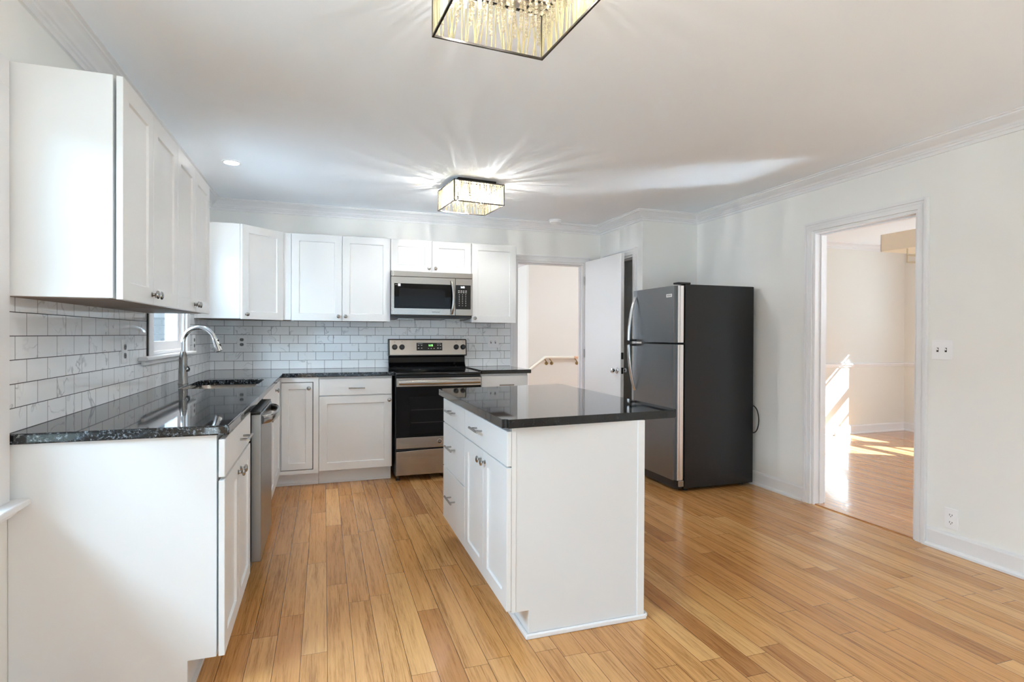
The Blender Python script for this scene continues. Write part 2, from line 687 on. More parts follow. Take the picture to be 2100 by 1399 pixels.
DOOR_R = (-3.03, -2.25)      # opening to the dining room
DOOR_B = (2.85, 3.62)        # opening to the hall
WIN_S = (-1.77, -0.93)       # sink window
WIN_L = (-4.75, -3.43)       # left window beside the camera
bm = BM(); box(bm, -0.12, 4.49, YN - 0.1, 0.1, -0.12, 0); struct('floor_kitchen', bm, 'floor')
bm = BM(); box(bm, 4.49, DXR + 0.12, YN - 0.1, 0.02, -0.12, -0.001); struct('floor_dining', bm, 'dining_floor')
bm = BM(); box(bm, 1.2, 7.0, 0.1, 6.0, -0.12, -0.002); struct('floor_hall', bm, 'dining_floor')
bm = BM(); box(bm, -0.12, 4.5, YN - 0.1, 0.1, ZC, ZC + 0.15); struct('ceiling_kitchen', bm, 'ceiling')
bm = BM(); box(bm, 4.5, DXR + 0.12, YN - 0.1, 0.1, ZC + 0.01, ZC + 0.15); struct('ceiling_dining', bm, 'ceiling')
bm = BM(); box(bm, 1.2, 7.0, 0.1, 6.0, ZC, ZC + 0.15); struct('ceiling_hall', bm, 'ceiling')
wall_box('wall_left', 'x', -0.12, 0.0, YN, 0.1, 0, ZC, [(WIN_S[0], WIN_S[1], 1.13, 2.03), (WIN_L[0], WIN_L[1], 0.73, 2.03)], 'wall')
wall_box('wall_back', 'y', 0.0, 0.1, 0.0, XR + 0.1, 0, ZC, [(DOOR_B[0], DOOR_B[1], 0, 2.033)], 'wall')
wall_box('wall_right', 'x', XR, XR + 0.11, YN, 0.0, 0, ZC, [(DOOR_R[0], DOOR_R[1], 0, 2.042)], 'wall')
wall_box('wall_near', 'y', YN - 0.12, YN, -0.12, DXR, 0, ZC + 0.1, [(0.7, 3.7, 0.12, 2.15), (5.4, 7.6, 0.5, 2.1)], 'wall')
wall_box('wall_pantry_side', 'x', XB, XB + 0.09, YB, 0.0, 0, ZC, [(-0.70, -0.09, 0, 2.045)], 'wall')
bm = BM(); box(bm, XB + 0.09, XR, YB, YB + 0.09, 0, ZC); struct('wall_pantry_front', bm, 'wall')
wall_box('wall_dining_right', 'x', DXR, DXR + 0.12, YN, 0.1, 0, ZC + 0.1,
         [(-1.43, -0.70, 0.86, 2.05), (-2.42, -1.66, 0.86, 2.05), (-5.9, -4.7, 0.75, 2.35)], 'dining_wall')
bm = BM(); box(bm, XR + 0.11, DXR, -0.05, 0.1, 0, ZC + 0.01); struct('wall_dining_back', bm, 'dining_wall')
# hall
bm = BM(); box(bm, 4.2, 7.0, 3.3, 3.4, 0, ZC); struct('wall_hall_back', bm, 'dining_wall')
bm = BM(); box(bm, 4.2, 4.3, 3.4, 5.9, 0, ZC); struct('wall_hall_return', bm, 'wall')
bm = BM(); box(bm, 1.2, 4.3, 5.9, 6.0, 0, ZC); struct('wall_hall_far', bm, 'wall')
bm = BM(); box(bm, 6.9, 7.0, 0.1, 3.3, 0, ZC); struct('wall_hall_right', bm, 'dining_wall')
wall_box('wall_hall_left', 'x', 1.2, 1.3, 0.1, 5.9, 0, ZC, [(1.9, 4.0, 0.6, 2.2)], 'wall')
# unseen low eave added to block high sky light at left; ground outside
bm = BM(); box(bm, -0.9, -0.12, YN, 0.1, 2.35, 2.6); struct('light_block_eave', bm, 'trim')
bm = BM(); box(bm, -12, 18, -16, 10, -0.5, -0.4); struct('ground_outside', bm, 'ground')

# crown moulding, swept along the kitchen walls with mitred corners
prof = [(0.0, 2.350), (0.013, 2.350), (0.014, 2.368), (0.022, 2.372), (0.024, 2.380), (0.032, 2.384), (0.034, 2.392),
        (0.042, 2.398), (0.054, 2.406), (0.066, 2.416), (0.074, 2.424), (0.082, 2.426), (0.084, 2.434), (0.097, 2.435),
        (0.097, ZC), (0.0, ZC)]


def sweep(bm, path, prof, closed_ends=True):
    """path: xy points with the room on the right-hand side of travel"""
    n = len(path)
    rings = []
    for i in range(n):
        p = Vector(path[i])
        d0 = (Vector(path[i]) - Vector(path[i - 1])).normalized() if i > 0 else None
        d1 = (Vector(path[i + 1]) - Vector(path[i])).normalized() if i < n - 1 else None
        n0 = Vector((d0.y, -d0.x)) if d0 else None
        n1 = Vector((d1.y, -d1.x)) if d1 else None
        if n0 is None:
            m = n1
        elif n1 is None:
            m = n0
        else:
            m = (n0 + n1) / (1 + n0.dot(n1))
        rings.append([bm.verts.new((p.x + m.x * o, p.y + m.y * o, z)) for o, z in prof])
    k = len(prof)
    for a, b in zip(rings, rings[1:]):
        for i in range(k):
            j = (i + 1) % k
            bm.faces.new([a[i], a[j], b[j], b[i]])
    bm.faces.new(rings[0])
    bm.faces.new(list(reversed(rings[-1])))


bm = BM()
sweep(bm, [(0, YN), (0, 0), (XB, 0), (XB, YB), (XR, YB), (XR, YN)], prof)
struct('trim_1', bm, 'trim', 'white stepped crown moulding around the kitchen ceiling', 'crown moulding', smooth=True)

# baseboards with shoe moulding
bprof = [(0, 0), (0.026, 0), (0.026, 0.012), (0.020, 0.022), (0.013, 0.024), (0.013, 0.098), (0.008, 0.110), (0.0, 0.114)]
bm = BM(); sweep(bm, [(XB, -0.785), (XB, YB), (XR, YB), (XR, -2.178)], bprof); struct('baseboard_right', bm, 'trim')
bm = BM(); sweep(bm, [(XR, -3.100), (XR, YN)], bprof); struct('baseboard_right_near', bm, 'trim')
bm = BM(); sweep(bm, [(0, YN), (0, -3.34)], bprof); struct('baseboard_left', bm, 'trim')
dprof = [(o * 1.1, z * 1.0) for o, z in bprof]
bm = BM(); sweep(bm, [(XR + 0.11, -2.1), (XR + 0.11, -0.05), (DXR, -0.05), (DXR, YN)], dprof); struct('baseboard_dining', bm, 'trim')
cprof = [(0, 0.862), (0.012, 0.866), (0.016, 0.88), (0.028, 0.892), (0.028, 0.908), (0.012, 0.914), (0, 0.916)]
bm = BM(); sweep(bm, [(XR + 0.11, -2.1), (XR + 0.11, -0.05), (DXR, -0.05), (DXR, -0.40)], cprof); struct('trim_2', bm, 'trim', 'white chair rail along the dining room wall', 'chair rail')
dcr = [(o * 0.8, ZC + 0.01 + (z - ZC) * 0.8) for o, z in prof]
bm = BM(); sweep(bm, [(XR + 0.11, YN), (XR + 0.11, -0.05), (DXR, -0.05), (DXR, YN)], dcr); struct('trim_3', bm, 'trim', smooth=True)


def casing(name, F, w, h, cw, depth, label, legs=(True, True), legs_to=0.0, jamb=True):
    bm = BM()
    t = 0.016
    for side, on in zip((0, 1), legs):
        if not on:
            continue
        a0, a1 = (-cw, -0.004) if side == 0 else (w + 0.004, w + cw)
        fbox(bm, F, a0, a1, legs_to, h + 0.004, 0, t)
        b0, b1 = (-cw, -cw + 0.018) if side == 0 else (w + cw - 0.018, w + cw)
        fbox(bm, F, b0, b1, legs_to, h + cw, t, t + 0.009)
        b0, b1 = (-cw + 0.030, -cw + 0.036) if side == 0 else (w + cw - 0.036, w + cw - 0.030)
        fbox(bm, F, b0, b1, legs_to, h + 0.03, t, t + 0.003)
    fbox(bm, F, -cw if legs[0] else -0.0, w + cw if legs[1] else w, h + 0.004, h + cw, 0, t)
    fbox(bm, F, -cw + 0.018 if legs[0] else 0.0, w + cw - 0.018 if legs[1] else w, h + cw - 0.018, h + cw, t, t + 0.009)
    fbox(bm, F, -cw if legs[0] else 0.0, w + cw if legs[1] else w, h + cw - 0.036, h + cw - 0.030, t, t + 0.003)
    if jamb:
        fbox(bm, F, 0, 0.016, 0, h - 0.016, -depth, 0.002)
        fbox(bm, F, w - 0.016, w, 0, h - 0.016, -depth, 0.002)
        fbox(bm, F, 0, w, h - 0.016, h, -depth, 0.002)
        # door stop
        fbox(bm, F, 0.016, 0.028, 0, h - 0.028, -depth * 0.72, -depth * 0.42)
        fbox(bm, F, w - 0.028, w - 0.016, 0, h - 0.028, -depth * 0.72, -depth * 0.42)
        fbox(bm, F, 0.016, w - 0.016, h - 0.028, h - 0.016, -depth * 0.72, -depth * 0.42)
    return struct(name, bm, 'trim', label, 'door casing', bevel=0.0015)


casing('trim_4', facing_left(XR, DOOR_R[1]), 0.78, 2.042, 0.068, 0.11, 'white casing around the doorway to the dining room')
casing('trim_5', facing_near(DOOR_B[0], 0.0), 0.77, 2.033, 0.068, 0.10, 'white casing around the doorway to the stair hall', legs_to=0.0)
casing('trim_6', facing_left(XB, -0.09), 0.61, 2.045, 0.072, 0.09, 'white casing around the narrow pantry opening', legs=(False, True))
bm = BM(); box(bm, XR + 0.012, XR + 0.10, DOOR_R[0] + 0.016, DOOR_R[1] - 0.016, 0.0, 0.006)
struct('threshold_dining', bm, 'dining_floor')

# backsplash tile
bm = BM(); box(bm, 0.0, 2.799, -0.006, 0, CT, 1.44); struct('backsplash_back', bm, 'tile_back', 'white marbled subway tile behind the range', 'backsplash')
wall_box('backsplash_left', 'x', 0.0, 0.006, -3.335, -0.006, CT, 1.44, [(-1.867, -0.845, 1.075, 1.44)], 'tile_left')


# ------------------------------------------------------------------ windows
def window(name, F, w, z0, z1, depth, rails=(), muntins=(), label=None, casing_w=0.085, stool=True, frame=0.045, over=0.06, horn=0.05):
    """frame + sashes as one structure, panes as its children"""
    bm = BM()
    h = z1
    t = 0.018
    if casing_w:
        fbox(bm, F, -casing_w, 0, z0, z1, 0, t)
        fbox(bm, F, w, w + casing_w, z0, z1, 0, t)
        fbox(bm, F, -casing_w, w + casing_w, z1, z1 + casing_w, 0, t)
    # jambs
    fbox(bm, F, 0, 0.02, z0, z1, -depth, 0)
    fbox(bm, F, w - 0.02, w, z0, z1, -depth, 0)
    fbox(bm, F, 0.02, w - 0.02, z1 - 0.02, z1, -depth, 0)
    fbox(bm, F, 0.02, w - 0.02, z0, z0 + 0.02, -depth, 0)
    # sash
    a0, a1, b0, b1 = 0.02, w - 0.02, z0 + 0.02, z1 - 0.02
    n0, n1 = -depth * 0.55, -depth * 0.25
    fbox(bm, F, a0, a0 + frame, b0, b1, n0, n1)
    fbox(bm, F, a1 - frame, a1, b0, b1, n0, n1)
    fbox(bm, F, a0 + frame, a1 - frame, b1 - frame, b1, n0, n1)
    fbox(bm, F, a0 + frame, a1 - frame, b0, b0 + frame * 1.3, n0, n1)
    for (zz, hw) in rails:
        fbox(bm, F, a0 + frame, a1 - frame, zz - hw, zz + hw, n0, n1)
    for uu in muntins:
        fbox(bm, F, uu - 0.008, uu + 0.008, b0 + frame * 1.3, b1 - frame, n0 + 0.004, n1 - 0.004)
    o = struct(name, bm, 'trim', label, 'window' if label else None, bevel=0.002)
    if stool:
        bm = BM()
        fbox(bm, F, -casing_w - horn, w + casing_w + 0.05, z0 - 0.022, z0, 0.0062, over)
        fbox(bm, F, -casing_w - horn * 0.7, w + casing_w + 0.03, z0 - 0.05, z0 - 0.0225, 0.0062, 0.026)
        s = obj('window_sill', bm, 'trim', o, bevel=0.006, seg=3)
    bm = BM()
    fbox(bm, F, a0 + 0.01, a1 - 0.01, b0 + 0.01, b1 - 0.01, (n0 + n1) / 2 - 0.002, (n0 + n1) / 2 + 0.002)
    obj('pane', bm, 'glass', o)
    return o


window('window_1', facing_right(0.0, WIN_S[0]), WIN_S[1] - WIN_S[0], 1.132, 2.03, 0.12, [(1.60, 0.02)], label='white sash window above the kitchen sink', casing_w=0.085, over=0.052, horn=0.17)
window('window_2', facing_right(0.0, WIN_L[0]), WIN_L[1] - WIN_L[0], 0.73, 2.03, 0.12, [(1.38, 0.025)], [0.66], label='white window at the left edge beside the base cabinet', casing_w=0.085, over=0.062)
window('window_3', facing_left(DXR, -0.70), 0.73, 0.86, 2.05, 0.12, [(1.47, 0.05), (1.19, 0.01), (1.925, 0.010)], stool=True, frame=0.03, casing_w=0.07)
window('window_4', facing_left(DXR, -1.66), 0.76, 0.86, 2.05, 0.12, [(1.47, 0.05), (1.19, 0.01), (1.925, 0.010)], stool=True, frame=0.03, casing_w=0.07)
window('window_5', facing_left(DXR, -4.7), 1.2, 0.75, 2.35, 0.12, [(1.40, 0.02)], [], stool=True, frame=0.03)
window('window_6', Fr((3.7, YN, 0), (-1, 0, 0), (0, 1, 0)), 3.0, 0.12, 2.15, 0.12, [], [1.0, 2.0], stool=False)
window('window_7', Fr((7.6, YN, 0), (-1, 0, 0), (0, 1, 0)), 2.2, 0.5, 2.1, 0.12, [(1.3, 0.02)], [1.1], stool=True)
window('window_8', Fr((1.3, 1.9, 0), (0, 1, 0), (1, 0, 0)), 2.1, 0.6, 2.2, 0.10, [(1.4, 0.02)], [1.05], stool=True)  # unseen window, added to admit the hall side fill


bm = BM(); box(bm, 0.0005, 0.014, -1.8665, -1.8555, 1.1325, 1.373)
struct('trim_7', bm, 'bronze_frame', 'thin dark edge strip left of the sink window', 'edge strip')

# ------------------------------------------------------------------ hardware
def knob(parent, p, d, label=None):
    bm = BM()
    lathe(bm, p, d, [(0.010, 0), (0.010, 0.002), (0.006, 0.005), (0.005, 0.012), (0.008, 0.015), (0.015, 0.018),
                     (0.0165, 0.021), (0.0150, 0.025), (0.009, 0.0275), (0.0, 0.028)], 20, caps=False)
    o = obj('knob', bm, 'nickel', parent, smooth=True)
    return o


def bar_pull(parent, p0, p1, n, stand=0.032, r=0.0058):
    p0, p1, n = Vector(p0), Vector(p1), Vector(n)
    d = (p1 - p0).normalized()
    bm = BM()
    cyl(bm, p0 + n * stand, p1 + n * stand, r, 16)
    ln = (p1 - p0).length
    for k in (0.2, 0.8):
        q = p0 + d * ln * k
        cyl(bm, q, q + n * stand, r * 0.8, 12)
    return obj('handle', bm, 'nickel', parent, smooth=True)


def door(parent, F, u0, u1, v0, v1, n0, knob_at=None, rail=0.062):
    bm = BM()
    shaker(bm, F, u0, u1, v0, v1, n0, rail=rail)
    o = obj('door', bm, 'cabinet', parent, bevel=0.0015)
    if knob_at:
        knob(o, F.p(knob_at[0], knob_at[1], n0 + 0.02), F.n)
    return o


def drawer(parent, F, u0, u1, v0, v1, n0, pull=None):
    bm = BM()
    fbox(bm, F, u0, u1, v0, v1, n0, n0 + 0.02)
    o = obj('drawer', bm, 'cabinet', parent, bevel=0.002)
    if pull:
        (a, b, z) = pull
        bar_pull(o, F.p(a, z, n0 + 0.02), F.p(b, z, n0 + 0.02), F.n)
    return o


# ------------------------------------------------------------------ wall cabinets
def wall_cabinet(label, F, w, depth, z0, z1, doors, loc, gap=0.001):
    """F at the cabinet front plane, left-bottom corner at z=0"""
    t = thing('wall_cabinet', label, 'cabinet', loc, 'white shaker wall cabinets')
    bm = BM()
    fbox(bm, F, 0.0005, w - 0.0005, z0 + 0.004, z1, -depth, -0.001)
    obj('cabinet_box', bm, 'cabinet', t, bevel=0.0015)
    bm = BM()
    fbox(bm, F, 0.012, w - 0.012, z0 + 0.0015, z0 + 0.004, -depth + 0.004, -0.014)
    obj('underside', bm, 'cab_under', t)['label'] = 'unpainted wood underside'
    for (u0, u1, ka) in doors:
        door(t, F, u0, u1, z0, z1 - 0.002, gap, ka)
    return t


UF = 0.289       # face plane of the wall cabinets on the left wall
FL = facing_right(UF, -3.328)
wall_cabinet('white two-door wall cabinet nearest the camera, end panel showing', FL, 0.743, UF, 1.374, 2.12,
             [(0.002, 0.354, (0.332, 1.412)), (0.358, 0.741, (0.383, 1.412))], (0.15, -2.96, 1.374), 0.008)
FL2 = facing_right(UF, -2.585)
wall_cabinet('white two-door wall cabinet beside the sink window', FL2, 0.751, UF, 1.374, 2.12,
             [(0.002, 0.368, (0.346, 1.412)), (0.372, 0.749, (0.397, 1.412))], (0.15, -2.21, 1.374), 0.008)

# diagonal corner cabinet
t = thing('corner_wall_cabinet', 'white diagonal corner wall cabinet with one angled door', 'cabinet', (0.3, -0.3, UB), 'white shaker wall cabinets')
A = Vector((0.322, -0.645, 0)); B = Vector((0.612, -0.345, 0))
bm = BM()
prism(bm, [(0.0065, -0.0065, UB + 0.004), (0.0065, -0.645, UB + 0.004), (A.x, A.y, UB + 0.004), (B.x, B.y, UB + 0.004), (0.684, -0.330, UB + 0.004), (0.684, -0.0065, UB + 0.004)], (0, 0, UT - UB - 0.004))
obj('cabinet_box', bm, 'cabinet', t, bevel=0.0015)
bm = BM()
prism(bm, [(0.02, -0.02, UB + 0.0015), (0.02, -0.63, UB + 0.0015), (A.x - 0.005, A.y + 0.015, UB + 0.0015), (B.x - 0.01, B.y + 0.012, UB + 0.0015), (0.67, -0.318, UB + 0.0015), (0.67, -0.02, UB + 0.0015)], (0, 0, 0.0025))
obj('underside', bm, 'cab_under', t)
dv = (B - A)
FD = Fr(A, dv, (dv.y, -dv.x, 0))
wd = dv.length
door(t, FD, 0.008, wd - 0.006, UB, UT - 0.002, 0.001, (0.043, 1.416))

UY = -0.327
wall_cabinet('wide white two-door wall cabinet left of the microwave', facing_near(0.6855, UY), 0.838, 0.320, UB, UT,
             [(0.002, 0.418, (0.388, 1.416)), (0.4215, 0.836, (0.448, 1.417))], (1.10, -0.16, UB))
wall_cabinet('short white two-door wall cabinet above the microwave', facing_near(1.5240, UY), 0.754, 0.320, 1.836, UT,
             [(0.003, 0.375, (0.347, 1.872)), (0.379, 0.750, (0.409, 1.872))], (1.9, -0.16, 1.836))
wall_cabinet('tall single-door white wall cabinet right of the microwave', facing_near(2.2785, UY), 0.450, 0.320, UB, UT,
             [(0.003, 0.447, (0.033, 1.417))], (2.5, -0.16, UB))

# ------------------------------------------------------------------ base cabinets
BF = 0.597       # face plane of the left run
TOE = 0.122


def base_box(bm, F, w, depth, ztop, hollow=False, toe=0.09):
    if hollow:
        fbox(bm, F, 0, 0.018, TOE, ztop, -depth, 0)
        fbox(bm, F, w - 0.018, w, TOE, ztop, -depth, 0)
        fbox(bm, F, 0.018, w - 0.018, TOE, TOE + 0.018, -depth, 0)
        fbox(bm, F, 0.018, w - 0.018, TOE + 0.018, ztop, -depth, -depth + 0.01)
        fbox(bm, F, 0.018, w - 0.018, ztop - 0.16, ztop, -0.018, 0)
        fbox(bm, F, 0.001, w - 0.001, 0.0, TOE, -depth, -toe)
    else:
        prism(bm, [F.p(0, 0, -depth), F.p(0, 0, -toe), F.p(0, TOE, -toe), F.p(0, TOE, 0), F.p(0, ztop, 0), F.p(0, ztop, -depth)], F.u * w)


def shoe(bm, F, w, toe=0.09):
    fbox(bm, F, 0.001, w - 0.001, 0, 0.016, -toe, -toe + 0.012)


F1 = facing_right(BF, -3.320)
t = thing('base_cabinet', 'white base cabinet nearest the camera, wide end panel, one drawer over two doors', 'cabinet', (0.3, -2.97, 0), 'white shaker base cabinets')
bm = BM(); base_box(bm, F1, 0.71, BF - 0.001, CB); shoe(bm, F1, 0.71)
obj('cabinet_box', bm, 'cabinet', t, bevel=0.0015)
drawer(t, F1, -0.012, 0.706, 0.757, 0.890, 0.008, (0.335, 0.487, 0.822))
door(t, F1, -0.012, 0.338, 0.128, 0.745, 0.008, (0.305, 0.700))
door(t, F1, 0.342, 0.706, 0.128, 0.745, 0.008, (0.375, 0.700))

F2 = facing_right(BF, -1.955)
t = thing('base_cabinet', 'white sink base cabinet between dishwasher and corner', 'cabinet', (0.3, -1.53, 0), 'white shaker base cabinets')
bm = BM(); base_box(bm, F2, 0.835, BF - 0.001, CB, hollow=True); shoe(bm, F2, 0.835)
obj('cabinet_box', bm, 'cabinet', t, bevel=0.0015)
drawer(t, F2, 0.003, 0.832, 0.757, 0.890, 0.001)
door(t, F2, 0.003, 0.415, 0.128, 0.745, 0.001, (0.383, 0.700))
door(t, F2, 0.419, 0.832, 0.128, 0.745, 0.001, (0.451, 0.700))

t = thing('corner_base_cabinet', 'white corner base cabinet with an inset door and dark gap', 'cabinet', (0.3, -0.3, 0), 'white shaker base cabinets')
bm = BM()
YF = -0.600
prism(bm, [(0.001, -0.001, TOE - 0.01), (0.001, -1.118, TOE - 0.01), (BF, -1.118, TOE - 0.01), (BF, YF, TOE - 0.01), (0.9135, YF, TOE - 0.01), (0.9135, -0.001, TOE - 0.01)], (0, 0, CB - TOE + 0.01))
prism(bm, [(0.001, -0.001, 0), (0.001, -1.117, 0), (0.515, -1.117, 0), (0.515, -0.52, 0), (0.9125, -0.52, 0), (0.9125, -0.001, 0)], (0, 0, TOE - 0.01))
box(bm, 0.515, 0.9125, -0.534, -0.52, 0, 0.018)
box(bm, 0.515, 0.527, -1.117, -0.52, 0, 0.018)
obj('cabinet_box', bm, 'cabinet', t, bevel=0.0015)
FC = facing_near(0.0, YF)
bm = BM()      # face frame around the inset door
fbox(bm, FC, 0.872, 0.9135, TOE - 0.01, CB, 0.0005, 0.0195)
fbox(bm, FC, 0.604, 0.872, 0.866, CB, 0.0005, 0.0195)
fbox(bm, FC, 0.604, 0.872, TOE - 0.01, 0.143, 0.0005, 0.0195)
obj('face_frame', bm, 'cabinet', t)
bm = BM()
fbox(bm, FC, 0.626, 0.872, 0.143, 0.866, 0.0004, 0.002)
obj('gap_shadow_liner', bm, 'black', t)
door(t, FC, 0.627, 0.866, 0.149, 0.860, 0.0022, (0.836, 0.816), rail=0.052)
FCL = facing_right(BF, -1.118)
bm = BM()
shaker(bm, FCL, 0.003, 0.470, 0.128, 0.890, 0.001)
dl = obj('door', bm, 'cabinet', t, bevel=0.0015)
knob(dl, FCL.p(0.035, 0.845, 0.021), FCL.n)

F4 = facing_near(0.9145, YF)
t = thing('base_cabinet', 'white base cabinet left of the range, drawer over single door', 'cabinet', (1.21, -0.3, 0), 'white shaker base cabinets')
bm = BM(); base_box(bm, F4, 0.597, 0.599, CB, toe=0.08); shoe(bm, F4, 0.597, 0.08)
obj('cabinet_box', bm, 'cabinet', t, bevel=0.0015)
drawer(t, F4, 0.003, 0.592, 0.750, 0.886, 0.001, (0.236, 0.368, 0.809))
door(t, F4, 0.003, 0.592, 0.126, 0.741, 0.001, (0.570, 0.700))

F5 = facing_near(2.304, YF)
t = thing('base_cabinet', 'narrow white base cabinet right of the range beside the hall doorway', 'cabinet', (2.53, -0.3, 0), 'white shaker base cabinets')
bm = BM(); base_box(bm, F5, 0.452, 0.572, CB, toe=0.08); shoe(bm, F5, 0.452, 0.08)
obj('cabinet_box', bm, 'cabinet', t, bevel=0.0015)
drawer(t, F5, 0.003, 0.449, 0.750, 0.886, 0.001, (0.165, 0.303, 0.803))
door(t, F5, 0.003, 0.449, 0.126, 0.741, 0.001, (0.035, 0.700))

# ------------------------------------------------------------------ countertops


def slab_with_hole(outer, hole, z0, z1):
    bm = BM()
    vo = [bm.verts.new((x, y, z1)) for x, y in outer]
    eo = [bm.edges.new((vo[i], vo[(i + 1) % len(vo)])) for i in range(len(vo))]
    es = list(eo)
    if hole:
        vh = [bm.verts.new((x, y, z1)) for x, y in hole]
        es += [bm.edges.new((vh[i], vh[(i + 1) % len(vh)])) for i in range(len(vh))]
    bmesh.ops.triangle_fill(bm, use_beauty=True, use_dissolve=False, edges=es)
    r = bmesh.ops.extrude_face_region(bm, geom=list(bm.faces))
    vs = [g for g in r['geom'] if isinstance(g, bmesh.types.BMVert)]
    bmesh.ops.translate(bm, verts=vs, vec=(0, 0, z0 - z1))
    return bm


def rrect(x0, x1, y0, y1, r, seg=6):
    pts = []
    for cx, cy, a0 in ((x1 - r, y0 + r, -90), (x1 - r, y1 - r, 0), (x0 + r, y1 - r, 90), (x0 + r, y0 + r, 180)):
        for k in range(seg + 1):
            a = R(a0 + 90 * k / seg)
            pts.append((cx + r * math.cos(a), cy + r * math.sin(a)))
    return pts


SINK = (0.150, 0.555, -1.85, -1.175)
bm = slab_with_hole([(0.0005, -3.335), (0.6386, -3.335), (0.6386, -0.6349), (1.530, -0.6349), (1.530, -0.0005), (0.0005, -0.0005)],
                    rrect(*SINK, 0.06), CB, CT)
tag(obj('countertop', bm, 'granite', bevel=0.006, seg=3), 'black granite L-shaped countertop with the sink cut into it', 'countertop')
bm = slab_with_hole([(2.2995, -0.6349), (2.7822, -0.6349), (2.7822, -0.0005), (2.2995, -0.0005)], None, CB, CT)
tag(obj('countertop', bm, 'granite_dark', bevel=0.006, seg=3), 'short black granite countertop right of the range', 'countertop')

# sink
t = thing('sink', 'stainless steel undermount sink set into the black countertop', 'sink', (0.35, -1.44, 0.70))
bm = BM()
x0, x1, y0, y1 = SINK
loops = []
for (g, z, r) in ((-0.022, CB - 0.0015, 0.075), (0.004, CB - 0.0015, 0.06), (0.008, CB - 0.02, 0.06), (0.02, 0.735, 0.07), (0.045, 0.715, 0.06), (0.12, 0.712, 0.03)):
    loops.append([bm.verts.new((a, b, z)) for a, b in rrect(x0 + g, x1 - g, y0 + g, y1 - g, r)])
for a, b in zip(loops, loops[1:]):
    for k in range(len(a)):
        l = (k + 1) % len(a)
        bm.faces.new([a[k], a[l], b[l], b[k]])
bm.faces.new(loops[-1])
obj('basin', bm, 'steel', t, smooth=True, solid=0.0015)
bm = BM(); lathe(bm, (0.352, -1.50, 0.7135), (0, 0, 1), [(0.045, 0), (0.045, 0.002), (0.036, 0.003), (0.034, 0.0005), (0.0, 0.0005)], 24, caps=False)
obj('drain', bm, 'chrome', t, smooth=True)

# faucet
t = thing('faucet', 'gooseneck pull-down kitchen faucet in brushed nickel behind the sink', 'faucet', (0.102, -1.457, CT))
fx, fy = 0.102, -1.457
bm = BM()
lathe(bm, (fx, fy, CT), (0, 0, 1), [(0.030, 0), (0.030, 0.004), (0.0285, 0.008), (0.0255, 0.10), (0.024, 0.165), (0.018, 0.195), (0.0155, 0.205), (0.0, 0.206)], 28, caps=False)
obj('body', bm, 'gunmetal', t, smooth=True)
pts = [(fx, fy, CT + 0.20)]
rad = 0.095
zc = 1.205
pts.append((fx, fy, zc))
hx, hy = 0.985, -0.17
for k in range(1, 17):
    a = math.pi - R(165) * k / 16
    q = rad * (1 + math.cos(a))
    pts.append((fx + q * hx, fy + q * hy, zc + rad * math.sin(a)))
bm = BM(); tube(bm, pts, 0.0135, 16)
obj('spout', bm, 'chrome', t, smooth=True)
e = Vector(pts[-1]); d = (Vector(pts[-1]) - Vector(pts[-2])).normalized()
bm = BM(); lathe(bm, e - d * 0.005, d, [(0.0145, 0), (0.016, 0.01), (0.0175, 0.04), (0.0225, 0.085), (0.0225, 0.092), (0.018, 0.094), (0.0, 0.094)], 24, caps=False)
sh = obj('spray_head', bm, 'chrome', t, smooth=True)
side = Vector((hx, hy, 0))
side = (side - d * side.dot(d)).normalized()
bm = BM()
for k, rr in ((0.020, 0.007), (0.052, 0.010)):
    q = e + d * k + side * 0.014
    lathe(bm, q, side, [(rr, 0), (rr, 0.004), (rr * 0.8, 0.007), (0, 0.0075)], 14, caps=False)
obj('button', bm, 'black', sh, smooth=True)
bm = BM()
lathe(bm, (fx + 0.022, fy - 0.004, CT + 0.09), (0.98, -0.2, 0), [(0.013, 0), (0.013, 0.012), (0.010, 0.016), (0, 0.017)], 18, caps=False)
tube(bm, [(fx + 0.034, fy - 0.006, CT + 0.09), (fx + 0.040, fy - 0.03, CT + 0.10), (fx + 0.040, fy - 0.075, CT + 0.115)], [0.006, 0.005, 0.0045], 10)
obj('lever_handle', bm, 'nickel', t, smooth=True)


# ------------------------------------------------------------------ island
IT = 0.921
IBz = IT - 0.036
t = thing('kitchen_island', 'white kitchen island cabinet with drawers, two doors and plain grey-white end panel', 'kitchen island', (1.99, -2.7, 0))
IX0, IX1, IY0, IY1 = 1.684, 2.302, -3.338, -2.06
FI = facing_left(IX0, IY1)
WI = IY1 - IY0
bm = BM()
prism(bm, [(IX0, IY0, 0.118), (IX0 + 0.078, IY0, 0.118), (IX0 + 0.078, IY0, 0.0), (IX1, IY0, 0.0), (IX1, IY0, IBz), (IX0, IY0, IBz)], (0, IY1 - IY0, 0))
obj('cabinet_box', bm, 'cabinet', t, bevel=0.0015)
bm = BM()
prism(bm, [(IX0 + 0.0205, IY0 - 0.004, 0.118), (IX0 + 0.079, IY0 - 0.004, 0.118), (IX0 + 0.079, IY0 - 0.004, 0.0225), (IX1 - 0.0305, IY0 - 0.004, 0.0225), (IX1 - 0.0305, IY0 - 0.004, IBz), (IX0 + 0.0205, IY0 - 0.004, IBz)], (0, 0.0038, 0))
obj('end_panel', bm, 'panel_grey', t)['label'] = 'plain pale grey end panel'
bm = BM()
box(bm, IX0, IX0 + 0.020, IY0 - 0.006, IY0 - 0.0002, 0.118, IBz)
obj('corner_trim', bm, 'cabinet', t, bevel=0.001)
bm = BM()
box(bm, IX1 - 0.030, IX1 + 0.004, IY0 - 0.010, IY0 - 0.0002, 0.022, IBz)
obj('corner_trim', bm, 'cabinet', t, bevel=0.001)
bm = BM()
box(bm, IX0 + 0.066, IX1 + 0.016, IY0 - 0.016, IY0 - 0.0005, 0.0, 0.022)
